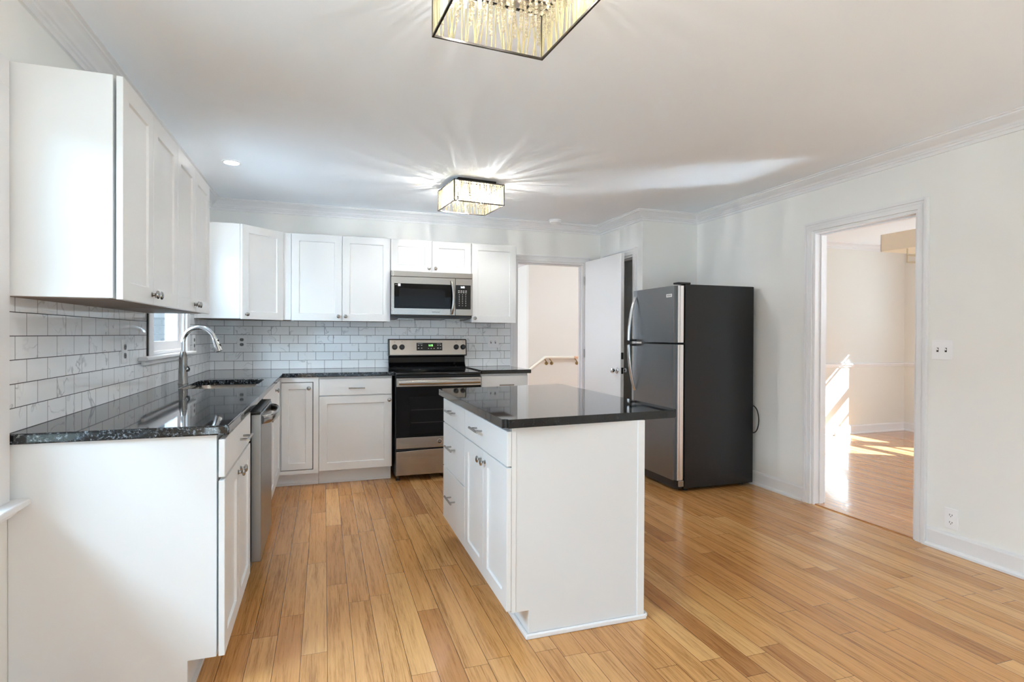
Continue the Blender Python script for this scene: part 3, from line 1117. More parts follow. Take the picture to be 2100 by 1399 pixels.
obj('shoe_moulding', bm, 'trim', t, bevel=0.006, seg=3)
bm = BM()
box(bm, IX0 + 0.062, IX0 + 0.0775, IY0 - 0.016, IY1, 0.0, 0.022)
obj('shoe_moulding', bm, 'trim', t, bevel=0.006, seg=3)
bm = BM()
box(bm, IX1 + 0.0165, IX1 + 0.030, IY0 + 0.0, IY1, 0.0, 0.020)
obj('shoe_moulding', bm, 'trim', t, bevel=0.006, seg=3)
# fronts, from the far end to the near end
dz = [(0.722, 0.866), (0.452, 0.716), (0.128, 0.446)]
SP = 0.560
for z0, z1 in dz:
    zz = (z0 + z1) / 2 + 0.018
    drawer(t, FI, 0.004, SP, z0, z1, 0.001, (SP / 2 - 0.085, SP / 2 + 0.085, zz))
drawer(t, FI, SP + 0.006, WI + 0.008, 0.722, 0.866, 0.001, (0.78, 0.93, 0.805))
mid = (SP + 0.006 + WI + 0.008) / 2
door(t, FI, SP + 0.006, mid - 0.002, 0.128, 0.716, 0.001, (mid - 0.034, 0.672))
door(t, FI, mid + 0.002, WI + 0.008, 0.128, 0.716, 0.001, (mid + 0.034, 0.672))
bm = slab_with_hole([(1.634, -3.389), (2.499, -3.325), (2.517, -1.930), (1.633, -2.040)], None, IBz, IT)
bmesh.ops.bevel(bm, geom=[e for e in bm.edges if abs(e.verts[0].co.z - e.verts[1].co.z) > 0.01], offset=0.022, segments=5, affect='EDGES')
tag(obj('countertop', bm, 'granite_dark', bevel=0.007, seg=3), 'black granite island countertop reflecting the hall wall', 'countertop')

# ------------------------------------------------------------------ dishwasher
t = thing('dishwasher', 'stainless dishwasher standing proud of the left base cabinets', 'dishwasher', (0.35, -2.25, 0))
D0, D1 = -2.548, -1.975
bm = BM(); box(bm, 0.06, 0.615, D0 + 0.004, D1 - 0.004, 0.11, 0.872)
obj('tub', bm, 'black', t)
bm = BM(); box(bm, 0.617, 0.666, D0, D1, 0.150, 0.870)
dd = obj('door', bm, 'steel_v', t, bevel=0.006, seg=3)
bm = BM(); box(bm, 0.612, 0.662, D0 + 0.003, D1 - 0.003, 0.872, 0.882)
obj('control_strip', bm, 'black', t, bevel=0.002)
bm = BM()
pts = []
for k in range(15):
    f = k / 14
    pts.append((0.668 + 0.052 * math.sin(math.pi * min(1, max(0, f))) ** 0.45, D0 + 0.03 + (D1 - D0 - 0.06) * f, 0.838))
tube(bm, pts, 0.011, 12, flat=((0, 0, 1), 1.9))
obj('handle', bm, 'steel', dd, smooth=True)
bm = BM(); box(bm, 0.12, 0.56, D0 + 0.01, D1 - 0.01, 0.01, 0.108)
obj('toe_panel', bm, 'black', t)
for yy in (D0 + 0.05, D1 - 0.05):
    for xx in (0.10, 0.58):
        bm = BM(); cyl(bm, (xx, yy, 0.0), (xx, yy, 0.1095), 0.012, 10)
        obj('foot', bm, 'steel', t, smooth=True)

# ------------------------------------------------------------------ range
t = thing('range', 'freestanding stainless and black electric range between the base cabinets', 'stove', (1.915, -0.34, 0))
X0, X1 = 1.5345, 2.2885
FRg = facing_near(X0, -0.640)
W = X1 - X0
bm = BM(); box(bm, X0, X1, -0.640, -0.03, 0.045, 0.905)
obj('body', bm, 'black', t)
bm = BM()
box(bm, X0 - 0.001, X1 + 0.001, -0.672, -0.03, 0.906, 0.930)
obj('cooktop', bm, 'cooktop', t, bevel=0.008, seg=4)
for (cx, cy, rr) in ((1.72, -0.50, 0.10), (2.10, -0.50, 0.115), (1.72, -0.22, 0.075), (2.10, -0.22, 0.075)):
    bm = BM()
    for r2 in (rr, rr * 0.62):
        lathe(bm, (cx, cy, 0.9302), (0, 0, 1), [(r2 - 0.0012, 0), (r2 - 0.0012, 0.0003), (r2, 0.0003), (r2, 0)], 40, caps=False)
    obj('burner_marking', bm, 'oven_window', t)
for xx in (X0 - 0.0015, X1 - 0.003):
    bm = BM(); box(bm, xx, xx + 0.0045, -0.66, -0.10, 0.9305, 0.9335)
    obj('side_trim', bm, 'steel', t)
# backguard: curved black lower part, tilted steel console
bm = BM()
prism(bm, [(X0 + 0.004, -0.030, 0.930), (X0 + 0.004, -0.115, 0.930), (X0 + 0.004, -0.108, 0.948), (X0 + 0.004, -0.088, 0.965), (X0 + 0.004, -0.072, 0.99),
           (X0 + 0.004, -0.064, 1.04), (X0 + 0.004, -0.068, 1.055), (X0 + 0.004, -0.03, 1.055)], (W - 0.008, 0, 0))
obj('backguard_base', bm, 'black_gloss', t, bevel=0.003)
bm = BM()
prism(bm, [(X0 + 0.002, -0.010, 1.052), (X0 + 0.002, -0.085, 1.052), (X0 + 0.002, -0.082, 1.07), (X0 + 0.002, -0.062, 1.205), (X0 + 0.002, -0.050, 1.216), (X0 + 0.002, -0.010, 1.216)], (W + 0.012, 0, 0))
con = obj('console', bm, 'black', t, bevel=0.004)
n = Vector((0, -0.135, -0.02)).normalized()
FCn = Fr((X0, -0.0835, 1.058), (1, 0, 0), (0, -1, -0.148))
FCn.v = Vector((0, 0.148, 1)).normalized()
FCn.n = FCn.u.cross(FCn.v).normalized()
bm = BM(); fbox(bm, FCn, 0.014, W + 0.004, 0.004, 0.150, 0.0005, 0.003)
obj('console_face', bm, 'steel', con, bevel=0.002)
bm = BM(); fbox(bm, FCn, 0.270, 0.522, 0.047, 0.122, 0.003, 0.005)
dsp = obj('display_panel', bm, 'display_dark', con, bevel=0.006, seg=3)
text('clock_digits', '1:15', FCn, 0.407, 0.096, 0.0052, 0.026, 'digit_green', dsp)
btn = [(uu - 0.007, uu + 0.007, vv - 0.004, vv + 0.003) for uu in (0.289, 0.318, 0.478, 0.503) for vv in (0.070, 0.098)]
btn += [(uu - 0.005, uu + 0.005, 0.064, 0.069) for uu in (0.386, 0.412, 0.440)]
btn += [(0.282, 0.328, 0.112, 0.115), (0.468, 0.508, 0.112, 0.115)]
for a in btn:
    bm = BM(); fbox(bm, FCn, *a, 0.0050, 0.0054)
    obj('button', bm, 'legend', dsp)
for kx in (1.5955, 1.6645, 2.1965, 2.2655):
    bm = BM()
    lathe(bm, FCn.p(kx - X0, 0.080, 0.003), FCn.n, [(0.026, 0), (0.026, 0.008), (0.023, 0.012), (0.021, 0.026), (0.018, 0.029), (0, 0.029)], 26, caps=False)
    k = obj('knob', bm, 'black', con, smooth=True)
    bm = BM(); fbox(bm, FCn, kx - X0 - 0.003, kx - X0 + 0.003, 0.128, 0.132, 0.003, 0.0034)
    obj('knob_marking', bm, 'slot', con)
# oven door
bm = BM(); fbox(bm, FRg, 0.004, W - 0.004, 0.278, 0.892, 0.001, 0.044)
od = obj('oven_door', bm, 'black_gloss', t, bevel=0.004)
bm = BM(); fbox(bm, FRg, 0.003, W - 0.003, 0.812, 0.886, 0.0445, 0.050)
obj('handle_panel', bm, 'steel', od, bevel=0.003)
bm = BM()
tube(bm, [FRg.p(0.020, 0.848, 0.072), FRg.p(W - 0.020, 0.848, 0.072)], 0.019, 20, flat=((0, 1, 0), 0.55))
for uu in (0.03, W - 0.03):
    fbox(bm, FRg, uu - 0.010, uu + 0.010, 0.838, 0.858, 0.050, 0.070)
obj('handle', bm, 'steel', od, smooth=True)
bm = BM(); fbox(bm, FRg, 0.113, W - 0.113, 0.405, 0.725, 0.0445, 0.0455)
obj('oven_window', bm, 'oven_window', od)
for zz in (0.50, 0.61):
    bm = BM(); fbox(bm, FRg, 0.13, W - 0.13, zz, zz + 0.002, 0.0456, 0.0459)
    obj('rack_line', bm, 'rack', od)
bm = BM(); fbox(bm, FRg, 0.003, W - 0.003, 0.282, 0.376, 0.0445, 0.049)
obj('lower_band', bm, 'steel', od, bevel=0.002)
bm = BM(); lathe(bm, FRg.p(W / 2, 0.331, 0.049), FRg.n, [(0.022, 0), (0.022, 0.0015), (0.019, 0.002), (0.0, 0.002)], 28, caps=False)
bd = obj('badge', bm, 'chrome', od, smooth=True)
bm = BM(); lathe(bm, FRg.p(W / 2, 0.331, 0.0511), FRg.n, [(0.0165, 0), (0.0165, 0.0006), (0.0, 0.0006)], 28, caps=False)
obj('badge_disc', bm, 'black', bd, smooth=True)
text('badge_letters', 'GE', FRg, W / 2, 0.331, 0.0519, 0.017, 'chrome', bd)
# storage drawer, its top edge dips toward the ends
bm = BM()
top = [(W - 0.003 - (W - 0.006) * k / 16, 0.255 + 0.012 * math.sin(math.pi * k / 16)) for k in range(17)]
prism(bm, [FRg.p(0.003, 0.052, 0.001), FRg.p(W - 0.003, 0.052, 0.001)] + [FRg.p(a, b, 0.001) for a, b in top], FRg.n * 0.045)
obj('drawer', bm, 'steel', t, bevel=0.003)
for (xx, yy) in ((X0 + 0.025, -0.655), (X1 - 0.025, -0.655), (X0 + 0.04, -0.09), (X1 - 0.04, -0.09)):
    bm = BM(); lathe(bm, (xx, yy + 0.03, 0.0), (0, 0, 1), [(0.019, 0), (0.019, 0.012), (0.010, 0.016), (0.010, 0.0449)], 16)
    obj('foot', bm, 'black', t, smooth=True)

# ------------------------------------------------------------------ microwave
t = thing('microwave', 'stainless over-the-range microwave hung below the short wall cabinet', 'microwave', (1.9, -0.2, 1.40))
X0, X1 = 1.5245, 2.2765
W = X1 - X0
FM = facing_near(X0, -0.372)
bm = BM()
prism(bm, [(X0, -0.008, 1.405), (X0, -0.372, 1.420), (X0, -0.372, 1.8345), (X0, -0.008, 1.8345)], (W, 0, 0))
obj('case', bm, 'black', t)
bm = BM(); fbox(bm, FM, 0.0, W, 1.786, 1.832, 0.001, 0.026)
obj('top_vent_strip', bm, 'steel', t, bevel=0.002)
SPL = 0.588
bm = BM(); fbox(bm, FM, 0.0, SPL - 0.001, 1.438, 1.783, 0.001, 0.030)
md = obj('door', bm, 'steel', t, bevel=0.003)
bm = BM(); fbox(bm, FM, 0.026, 0.575, 1.497, 1.722, 0.030, 0.0315)
obj('door_glass', bm, 'black_gloss', md, bevel=0.0007)
bm = BM(); fbox(bm, FM, 0.07, 0.49, 1.515, 1.675, 0.0315, 0.0318)
obj('window_mesh', bm, 'oven_window', md)
bm = BM()
pts = [FM.p(0.552 + 0.014 * math.sin(math.pi * k / 14), 1.452 + 0.306 * k / 14, 0.038 + 0.026 * math.sin(math.pi * k / 14) ** 0.6) for k in range(15)]
tube(bm, pts, 0.0125, 14, flat=((0, 1, 0), 0.6))
obj('handle', bm, 'steel', md, smooth=True)
bm = BM(); fbox(bm, FM, 0.060, 0.083, 1.696, 1.719, 0.0316, 0.0320)
obj('sticker', bm, 'plastic_white', md)
text('door_lettering', 'SENSOR', FM, 0.045, 1.708, 0.0316, 0.0065, 'legend', md)
text('maker_name', 'SAMSUNG', FM, 0.405, 1.466, 0.0302, 0.016, 'slot', md)
for zz in (1.809, 1.462):
    bm = BM()
    pts = [FM.p(0.010 + 0.013 * math.cos(R(-80 + 160 * k / 10)), zz + 0.021 * math.sin(R(-80 + 160 * k / 10)), 0.0303 if zz < 1.7 else 0.0263) for k in range(11)]
    tube(bm, pts, 0.0022, 6)
    obj('edge_sticker', bm, 'plastic_white', md if zz < 1.7 else t, smooth=True)
bm = BM(); fbox(bm, FM, SPL + 0.001, W, 1.438, 1.783, 0.001, 0.030)
cp = obj('control_panel', bm, 'steel', t, bevel=0.003)
bm = BM(); fbox(bm, FM, SPL + 0.003, W - 0.018, 1.497, 1.722, 0.030, 0.0315)
kp = obj('keypad', bm, 'display_dark', cp, bevel=0.0007)
text('clock_digits', '1:10', FM, 0.655, 1.702, 0.0317, 0.022, 'digit_white', kp)
btn = [(uu - 0.007, uu + 0.007, zz - 0.0028, zz + 0.0028) for zz in (1.668, 1.652) for uu in (0.620, 0.643, 0.665, 0.688)]
btn += [(uu - 0.0035, uu + 0.0035, zz - 0.0022, zz + 0.0022) for zz in (1.634, 1.618, 1.602, 1.585, 1.568, 1.551, 1.530) for uu in (0.624, 0.655, 0.686)]
for a in btn:
    bm = BM(); fbox(bm, FM, *a, 0.0315, 0.0318)
    obj('key', bm, 'legend', kp)
bm = BM()
prism(bm, [(X0 + 0.004, -0.02, 1.400), (X0 + 0.004, -0.350, 1.413), (X0 + 0.004, -0.350, 1.4185), (X0 + 0.004, -0.02, 1.4045)], (W - 0.008, 0, 0))
ub = obj('underside', bm, 'black', t)
for uu in (0.06, 0.50):
    bm = BM()
    prism(bm, [(X0 + uu, -0.10, 1.4015), (X0 + uu + 0.02, -0.24, 1.407), (X0 + uu + 0.17, -0.24, 1.407), (X0 + uu + 0.19, -0.10, 1.4015)], (0, 0, -0.004))
    obj('grease_filter', bm, 'steel', ub)

# ------------------------------------------------------------------ refrigerator
t = thing('refrigerator', 'top-freezer refrigerator with stainless doors and black side against the right wall', 'refrigerator', (4.0, -1.36, 0))
FX0, FX1, FY0, FY1 = 3.706, 4.385, -1.690, -1.030
bm = BM(); box(bm, FX0, FX1, FY0, FY1, 0.025, 1.674)
bd = obj('body', bm, 'fridge_side', t, bevel=0.006, seg=3)
bm = BM(); lathe(bm, (3.955, FY0 - 0.0002, 1.160), (0, -1, 0), [(0.012, 0.0), (0.012, 0.0006), (0.009, 0.002), (0.006, 0.0012), (0.0, 0.001)], 14, caps=False)
obj('plug_button', bm, 'fridge_side', bd, smooth=True)


def door_slab(z0, z1):
    bm = BM()
    box(bm, 3.612, 3.690, FY0 + 0.002, FY1 - 0.002, z0, z1)
    es = [e for e in bm.edges if abs(e.verts[0].co.z - e.verts[1].co.z) > 0.05 and e.verts[0].co.x < 3.65]
    bmesh.ops.bevel(bm, geom=es, offset=0.022, segments=6, affect='EDGES')
    return bm


for nm, z0, z1 in (('freezer_door', 1.204, 1.662), ('fridge_door', 0.098, 1.188)):
    do = obj(nm, door_slab(z0, z1), 'fridge_steel', t, smooth=True)
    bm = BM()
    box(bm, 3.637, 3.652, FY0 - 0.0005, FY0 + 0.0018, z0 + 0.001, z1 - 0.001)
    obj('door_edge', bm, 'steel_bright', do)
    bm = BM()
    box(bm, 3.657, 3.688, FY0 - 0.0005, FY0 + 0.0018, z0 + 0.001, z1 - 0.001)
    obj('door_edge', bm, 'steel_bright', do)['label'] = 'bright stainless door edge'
    bm = BM(); box(bm, 3.6905, 3.7055, FY0 + 0.012, FY1 - 0.012, z0 + 0.012, z1 - 0.012)
    obj('gasket', bm, 'rubber', do)
    bm = BM()
    hy = -1.095
    n = 20
    if nm == 'freezer_door':
        za, zb = 1.216, 1.600
        pts = [(3.604 - 0.066 * math.sin(0.5 * math.pi * (1 - k / n)) ** 0.75, hy, za + (zb - za) * k / n) for k in range(n + 1)]
        br = (1.204 + 0.004, 1.226)
    else:
        za, zb = 1.176, 0.775
        pts = [(3.604 - 0.066 * math.sin(0.5 * math.pi * (1 - k / n)) ** 0.75, hy, za + (zb - za) * k / n) for k in range(n + 1)]
        br = (1.166, 1.186)
    tube(bm, pts, 0.0125, 12, flat=((0, 1, 0), 1.2))
    ho = obj('handle', bm, 'chrome', do, smooth=True)
    bm = BM(); box(bm, 3.545, 3.613, hy - 0.012, hy + 0.012, br[0], br[1])
    obj('handle_mount', bm, 'black', ho, bevel=0.003)
    if nm == 'freezer_door':
        FB = facing_left(3.612, -1.565)
        bm = BM(); fbox(bm, FB, 0.0, 0.078, 1.572, 1.598, 0.0002, 0.003)
        b2 = obj('badge', bm, 'plastic_white', do, bevel=0.001)
        text('badge_lettering', 'FRIGIDAIRE', FB, 0.039, 1.585, 0.0031, 0.0125, 'slot', b2)
bm = BM(); box(bm, 3.64, 3.76, FY0 + 0.006, FY0 + 0.075, 1.675, 1.690)
obj('hinge_cover', bm, 'black', t, bevel=0.004)
bm = BM(); box(bm, 3.640, 3.7055, FY0 + 0.03, FY1 - 0.03, 0.022, 0.092)
obj('kick_grille', bm, 'black', t, bevel=0.004)
bm = BM(); box(bm, 3.655, 3.700, FY0 + 0.002, FY0 + 0.028, 0.045, 0.094)
obj('lower_hinge', bm, 'steel', t, bevel=0.002)
for xx in (3.76, 4.32):
    for yy in (FY0 + 0.07, FY1 - 0.07):
        bm = BM(); cyl(bm, (xx, yy, 0.0), (xx, yy, 0.026), 0.02, 14)
        obj('foot', bm, 'black', t, smooth=True)
bm = BM()
pts = []
for k in range(15):
    a = -math.pi / 2 + math.pi * k / 14
    pts.append((4.398, -1.66 - 0.078 * math.cos(a) ** 0.8 if 0 < k < 14 else -1.66, 0.555 + 0.115 * math.sin(a)))
tube(bm, pts, 0.0045, 8)
obj('power_cord', bm, 'rubber', t, smooth=True)

# ------------------------------------------------------------------ door to the hall, swung open into the kitchen
hx0, hy0 = 3.622, -0.035
ex, ey = 3.656, -0.745
L = math.hypot(ex - hx0, ey - hy0)
FDo = Fr((hx0, hy0, 0), (ex - hx0, ey - hy0, 0), (-1, -0.05, 0))
FDo.n = FDo.u.cross(FDo.v).normalized()
bm = BM(); fbox(bm, FDo, 0, L, 0.010, 2.048, -0.035, 0)
d1 = struct('door_1', bm, 'trim', 'flat white door swung open beside the refrigerator', 'door', bevel=0.001)
for sgn, n0 in ((1, 0.0), (-1, -0.035)):
    bm = BM()
    lathe(bm, FDo.p(L - 0.065, 0.920, n0 + 0.0003 * sgn), FDo.n * sgn, [(0.031, 0), (0.031, 0.004), (0.024, 0.010), (0.012, 0.013), (0.011, 0.028), (0.024, 0.036), (0.027, 0.050), (0.022, 0.062), (0.0, 0.065)], 26, caps=False)
    obj('knob', bm, 'chrome', d1, smooth=True)
bm = BM()
fbox(bm, Fr(FDo.p(L, 0, 0), FDo.n * -1, FDo.u), 0.006, 0.029, 0.890, 0.950, 0.0003, 0.002)
obj('latch_plate', bm, 'nickel', d1)
bm = BM()
fbox(bm, Fr(FDo.p(L, 0, 0), FDo.n * -1, FDo.u), 0.004, 0.031, 1.030, 1.095, 0.0003, 0.0012)
obj('deadbolt_hole', bm, 'slot', d1)
for zz in (0.25, 1.02, 1.80):
    bm = BM(); cyl(bm, (hx0 - 0.008, hy0 + 0.004, zz), (hx0 - 0.008, hy0 + 0.004, zz + 0.09), 0.006, 10)
    obj('hinge', bm, 'nickel', d1, smooth=True)


# ------------------------------------------------------------------ outlets and switches
def outlet(label, F, u, v, face='grey_face', group='duplex outlets'):
    t = thing('outlet', label, 'outlet', F.p(u, v, 0), group)
    bm = BM(); fbox(bm, F, u - 0.0375, u + 0.0375, v - 0.060, v + 0.060, 0.0003, 0.006)
    obj('cover_plate', bm, 'plastic_white', t, bevel=0.002)
    for s in (-1, 1):
        cv = v + s * 0.0215
        bm = BM()
        pts = []
        for k in range(20):
            a = 2 * math.pi * k / 20
            pts.append(F.p(u + 0.0165 * math.cos(a), cv + max(-0.0135, min(0.0135, 0.0165 * math.sin(a))), 0.006))
        prism(bm, pts, F.n * 0.002)
        rc = obj('receptacle', bm, face, t)
        bm = BM()
        fbox(bm, F, u - 0.0085, u - 0.0055, cv - 0.003, cv + 0.007, 0.0081, 0.0086)
        fbox(bm, F, u + 0.0055, u + 0.0085, cv - 0.003, cv + 0.006, 0.0081, 0.0086)
        lathe(bm, F.p(u, cv - 0.008, 0.0081), F.n, [(0.0026, 0), (0.0026, 0.0005), (0, 0.0005)], 10, caps=False)
        obj('slots', bm, 'slot', rc)
    return t


def switch(label, F, u, v, n=2, w=0.115):
    t = thing('light_switch', label, 'light switch', F.p(u, v, 0), 'white double light switches')
    bm = BM(); fbox(bm, F, u - w / 2, u + w / 2, v - 0.0575, v + 0.0575, 0.0003, 0.006)
    obj('cover_plate', bm, 'plastic_white', t, bevel=0.002)
    for s in (-1, 1):
        cu = u + s * 0.0235
        bm = BM(); fbox(bm, F, cu - 0.006, cu + 0.006, v - 0.0125, v + 0.0125, 0.0061, 0.0066)
        sl = obj('switch_slot', bm, 'slot', t)
        bm = BM()
        prism(bm, [F.p(cu - 0.0045, v - 0.003, 0.0066), F.p(cu + 0.0045, v - 0.003, 0.0066), F.p(cu + 0.0045, v + 0.006, 0.0066), F.p(cu - 0.0045, v + 0.006, 0.0066)],
              F.n * 0.012 + F.v * 0.006)
        obj('toggle', bm, 'plastic_white', t, bevel=0.001)
        for q in (-0.030, 0.030):
            bm = BM(); lathe(bm, F.p(cu, v + q, 0.006), F.n, [(0.003, 0), (0.003, 0.0008), (0, 0.001)], 10, caps=False)
            obj('screw', bm, 'plastic_white', t)
    return t


FTL = facing_right(0.006, 0)
FTB = facing_near(0, -0.006)
outlet('grey-faced duplex outlet on the tile between the left counter and wall cabinets', FTL, -2.247, 1.170)
outlet('grey-faced duplex outlet on the tile between the sink window and the back corner', FTL, -0.67, 1.19)
outlet('grey-faced duplex outlet on the back wall tile right of the faucet', FTB, 0.259, 1.185)
outlet('white duplex outlet low on the right wall above the baseboard', facing_left(XR, 0), 3.239, 0.198, 'plastic_white')
switch('white double switch on the back wall tile right of the range', FTB, 2.597, 1.185, w=0.118)
switch('white double switch on the right wall beside the dining doorway', facing_left(XR, 0), 3.178, 1.183)

# ------------------------------------------------------------------ ceiling fittings
t = thing('recessed_light', 'small round recessed ceiling light above the sink, lit', 'ceiling light', (0.348, -1.235, ZC))
bm = BM(); lathe(bm, (0.348, -1.235, ZC - 0.0003), (0, 0, -1), [(0.062, 0), (0.062, 0.003), (0.048, 0.005), (0.046, 0.0)], 32, caps=False)
obj('trim_ring', bm, 'plastic_white', t, smooth=True)
bm = BM(); lathe(bm, (0.348, -1.235, ZC - 0.0004), (0, 0, -1), [(0.0455, 0), (0.0455, 0.0022), (0, 0.0022)], 32, caps=False)
obj('lens', bm, 'downlight', t)
light('recessed_light_beam', 'SPOT', (0.348, -1.235, ZC - 0.012), 9, (1.0, 0.95, 0.86), (0, 0, -1), radius=0.04)

t = thing('smoke_detector', 'round white smoke detector on the ceiling near the hall doorway', 'smoke detector', (3.20, -0.20, ZC))
bm = BM(); lathe(bm, (3.20, -0.20, ZC - 0.0003), (0, 0, -1), [(0.062, 0), (0.066, 0.004), (0.066, 0.010)], 32)
obj('base_plate', bm, 'plastic_white', t, smooth=True)
bm = BM(); lathe(bm, (3.20, -0.20, ZC - 0.0105), (0, 0, -1), [(0.056, 0), (0.058, 0.004), (0.057, 0.020), (0.050, 0.026), (0.0, 0.027)], 32, caps=False)
obj('cover', bm, 'plastic_white', t, smooth=True)


def bead(bm, p, r):
    m = bmesh.ops.create_icosphere(bm, subdivisions=1, radius=r, matrix=Matrix.Translation(p))


def chandelier(label, cx, cy, rot, s=0.40, z0=2.252, z1=2.408, bulb='bulb'):
    t = thing('crystal_ceiling_light', label, 'ceiling light', (cx, cy, ZC), 'square crystal flush-mount lights', rotz=rot)
    h = s / 2
    a0, a1 = z0 - ZC, z1 - ZC
    e = 0.0035
    bm = BM(); box(bm, -0.155, 0.155, -0.155, 0.155, -0.024, -0.0004)
    can = obj('canopy', bm, 'bronze_frame', t, bevel=0.003)
    bm = BM()
    for px in (-0.13, 0.13):
        for py in (-0.13, 0.13):
            box(bm, px - 0.004, px + 0.004, py - 0.004, py + 0.004, a1 - 0.002, -0.024)
    for (z) in (a0, a1):
        box(bm, -h, h, -h - e, -h + e, z - e, z + e)
        box(bm, -h, h, h - e, h + e, z - e, z + e)
        box(bm, -h - e, -h + e, -h - e, h + e, z - e, z + e)
        box(bm, h - e, h + e, -h - e, h + e, z - e, z + e)
    for px in (-h, h):
        for py in (-h, h):
            box(bm, px - e, px + e, py - e, py + e, a0, a1)
    for q in (-0.13, 0.13):
        box(bm, -h, h, q - 0.003, q + 0.003, a1 - 0.003, a1 + 0.003)
        box(bm, q - 0.003, q + 0.003, -h, h, a1 - 0.0031, a1 + 0.0031)
    obj('frame', bm, 'bronze_frame', t)
    bm = BM(); box(bm, -h + 0.012, h - 0.012, -h + 0.012, h - 0.012, a1 - 0.0005, a1 + 0.003)
    obj('top_plate', bm, 'mirror_plate', t)
    rnd = random.Random(int(cx * 100))
    for side in range(4):
        bm = BM()
        n = 30
        for k in range(n):
            u = -h + s * (k + 0.5) / n
            du = rnd.choice((-0.016, -0.008, 0, 0.008, 0.016))
            lo = max(-h + 0.004, min(h - 0.004, u + du))
            hi = max(-h + 0.004, min(h - 0.004, u - du * 0.5))
            P = []
            for (uu, zz) in ((lo, a0 + e), (hi, a1 - e)):
                P.append({0: (uu, -h, zz), 1: (h, uu, zz), 2: (uu, h, zz), 3: (-h, uu, zz)}[side])
            cyl(bm, P[0], P[1], 0.0029, 6)
        obj('rod_lattice', bm, 'rods', t, smooth=True)
    G = 9
    for i in range(G):
        for j in range(G):
            px = -h + 0.03 + (s - 0.06) * i / (G - 1) + rnd.uniform(-0.006, 0.006)
            py = -h + 0.03 + (s - 0.06) * j / (G - 1) + rnd.uniform(-0.006, 0.006)
            if min(abs(px - bx) + abs(py - by) for bx, by in BULBS) < 0.03:
                continue
            edge = max(abs(px), abs(py)) / h
            nb = int(4 + 4 * edge + rnd.uniform(-0.5, 1.5))
            bm = BM()
            z = a1 - 0.010
            for k in range(nb):
                r = rnd.uniform(0.0055, 0.0078)
                z -= r
                if z - r < a0 + 0.006:
                    break
                bead(bm, (px, py, z), r)
                z -= r + 0.0012
            cyl(bm, (px, py, z + 0.004), (px, py, a1 - 0.002), 0.0006, 4)
            obj('crystal_strand', bm, 'crystal', t)
    for bx, by in BULBS:
        bm = BM()
        lathe(bm, (bx, by, a1 - 0.088), (0, 0, -1), [(0.002, 0), (0.005, 0.004), (0.005, 0.022), (0.002, 0.026), (0.0, 0.027)], 12, caps=False)
        obj('bulb', bm, bulb, t, smooth=True)
        bm = BM()
        cyl(bm, (bx, by, a1 - 0.0875), (bx, by, a1 - 0.001), 0.007, 12)
        obj('bulb_socket', bm, 'bronze_frame', t, smooth=True)
    return t


BULBS = [(0.085, -0.06), (-0.085, 0.06)]
chandelier('square crystal ceiling light cut by the top edge of the photo', 1.508, -3.850, R(4.0), bulb='bulb_dim')
chandelier('square crystal ceiling light near the back wall, whole and glowing', 2.040, -1.237, R(6.0))

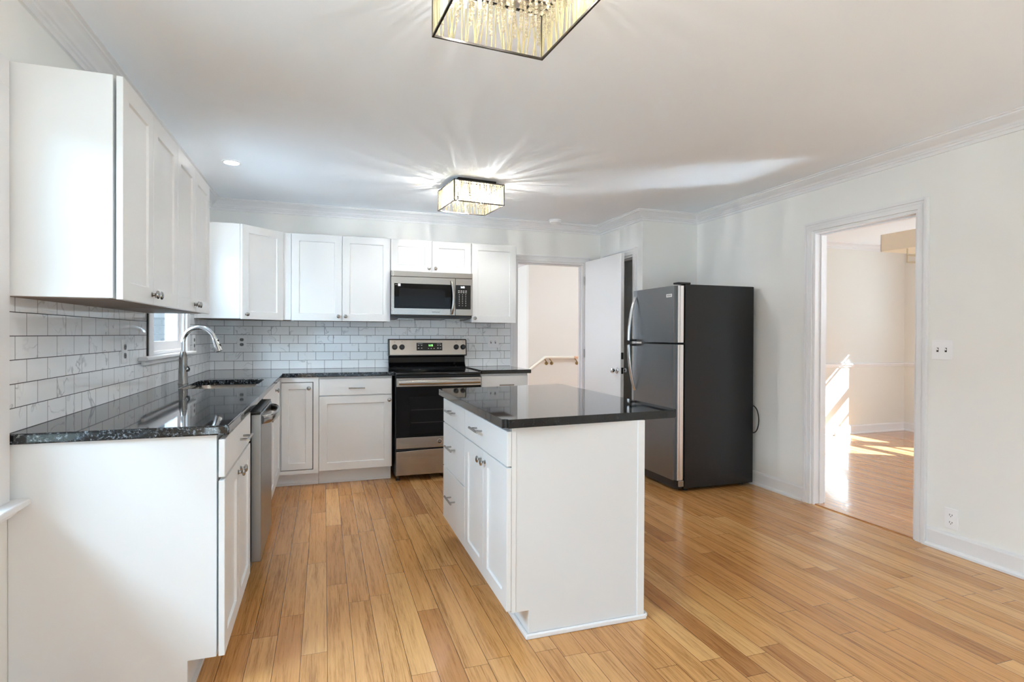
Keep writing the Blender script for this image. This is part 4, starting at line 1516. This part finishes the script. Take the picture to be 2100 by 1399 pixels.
# ------------------------------------------------------------------ hall handrail
t = thing('handrail', 'white wall handrail on brass brackets in the stair hall', 'handrail', (4.6, 3.2, 0.8))
HY = 3.235
HP = [(4.05, HY, 0.565), (4.475, HY, 0.885), (5.09, HY, 0.885)]
bm = BM()
tube(bm, [HP[0], (4.27, HY, 0.735)] + [HP[1]], 0.022, 14)
obj('sloping_rail', bm, 'rail_paint', t, smooth=True)
bm = BM(); tube(bm, [(4.472, HY, 0.884), (4.75, HY, 0.882), (5.00, HY, 0.880)], 0.022, 14)
obj('level_rail', bm, 'rail_paint', t, smooth=True)
bm = BM(); tube(bm, [(5.0005, HY, 0.880), (5.08, HY, 0.879)], 0.0225, 14)
obj('rail_end', bm, 'raw_wood', t, smooth=True)
for (bx, bz) in ((4.475, 0.835), (4.57, 0.835), (5.04, 0.832)):
    bm = BM()
    tube(bm, [(bx - 0.02, HY, bz + 0.024), (bx, HY + 0.002, bz + 0.012), (bx + 0.035, HY + 0.02, bz - 0.03), (bx + 0.05, HY + 0.062, bz - 0.05)], 0.008, 8)
    lathe(bm, (bx + 0.05, 3.2996, bz - 0.055), (0, -1, 0), [(0.03, 0), (0.03, 0.004), (0.012, 0.008), (0, 0.008)], 16, caps=False)
    obj('bracket', bm, 'brass', t, smooth=True)

# ------------------------------------------------------------------ dining pendant
t = thing('pendant_light', 'beige rectangular shade light hanging in the dining room', 'pendant light', (6.38, -1.95, ZC + 0.01))
px0, px1, py0, py1 = 6.00, 6.76, -2.36, -1.55
bm = BM()
for (a, b, c, d) in ((px0, px0 + 0.004, py0, py1), (px1 - 0.004, px1, py0, py1), (px0, px1, py0, py0 + 0.004), (px0, px1, py1 - 0.004, py1)):
    box(bm, a, b, c, d, 2.070, 2.232)
obj('shade', bm, 'beige_shade', t)
bm = BM(); box(bm, 6.28, 6.48, -2.05, -1.85, 2.435, 2.4498)
obj('canopy', bm, 'pale_gold', t, bevel=0.003)
bm = BM()
for yy in (-2.15, -1.75):
    cyl(bm, (6.38, yy, 2.06), (6.38, yy, 2.436 if yy > -1.85 else 2.20), 0.006, 10)
cyl(bm, (6.38, -1.95, 1.96), (6.38, -1.95, 2.436), 0.008, 10)
box(bm, px0 + 0.004, px1 - 0.004, -1.955, -1.945, 2.21, 2.22)
for z in (1.955, 2.02):
    box(bm, 6.15, 6.61, -2.21, -2.20, z, z + 0.010)
    box(bm, 6.15, 6.61, -1.70, -1.69, z, z + 0.010)
    box(bm, 6.15, 6.16, -2.21, -1.69, z, z + 0.010)
    box(bm, 6.60, 6.61, -2.21, -1.69, z, z + 0.010)
    box(bm, 6.16, 6.60, -1.955, -1.945, z, z + 0.010)
for xx in (6.15, 6.60):
    for yy in (-2.21, -1.70):
        box(bm, xx, xx + 0.01, yy, yy + 0.01, 1.955, 2.09)
obj('metal_frame', bm, 'pale_gold', t)
for xx, yy in ((6.20, -1.76), (6.56, -1.76), (6.20, -2.15), (6.56, -2.15)):
    bm = BM(); lathe(bm, (xx, yy, 2.0655), (0, 0, 1), [(0.012, 0), (0.018, 0.03), (0.012, 0.07), (0, 0.08)], 12, caps=False)
    obj('bulb', bm, 'plastic_white', t, smooth=True)
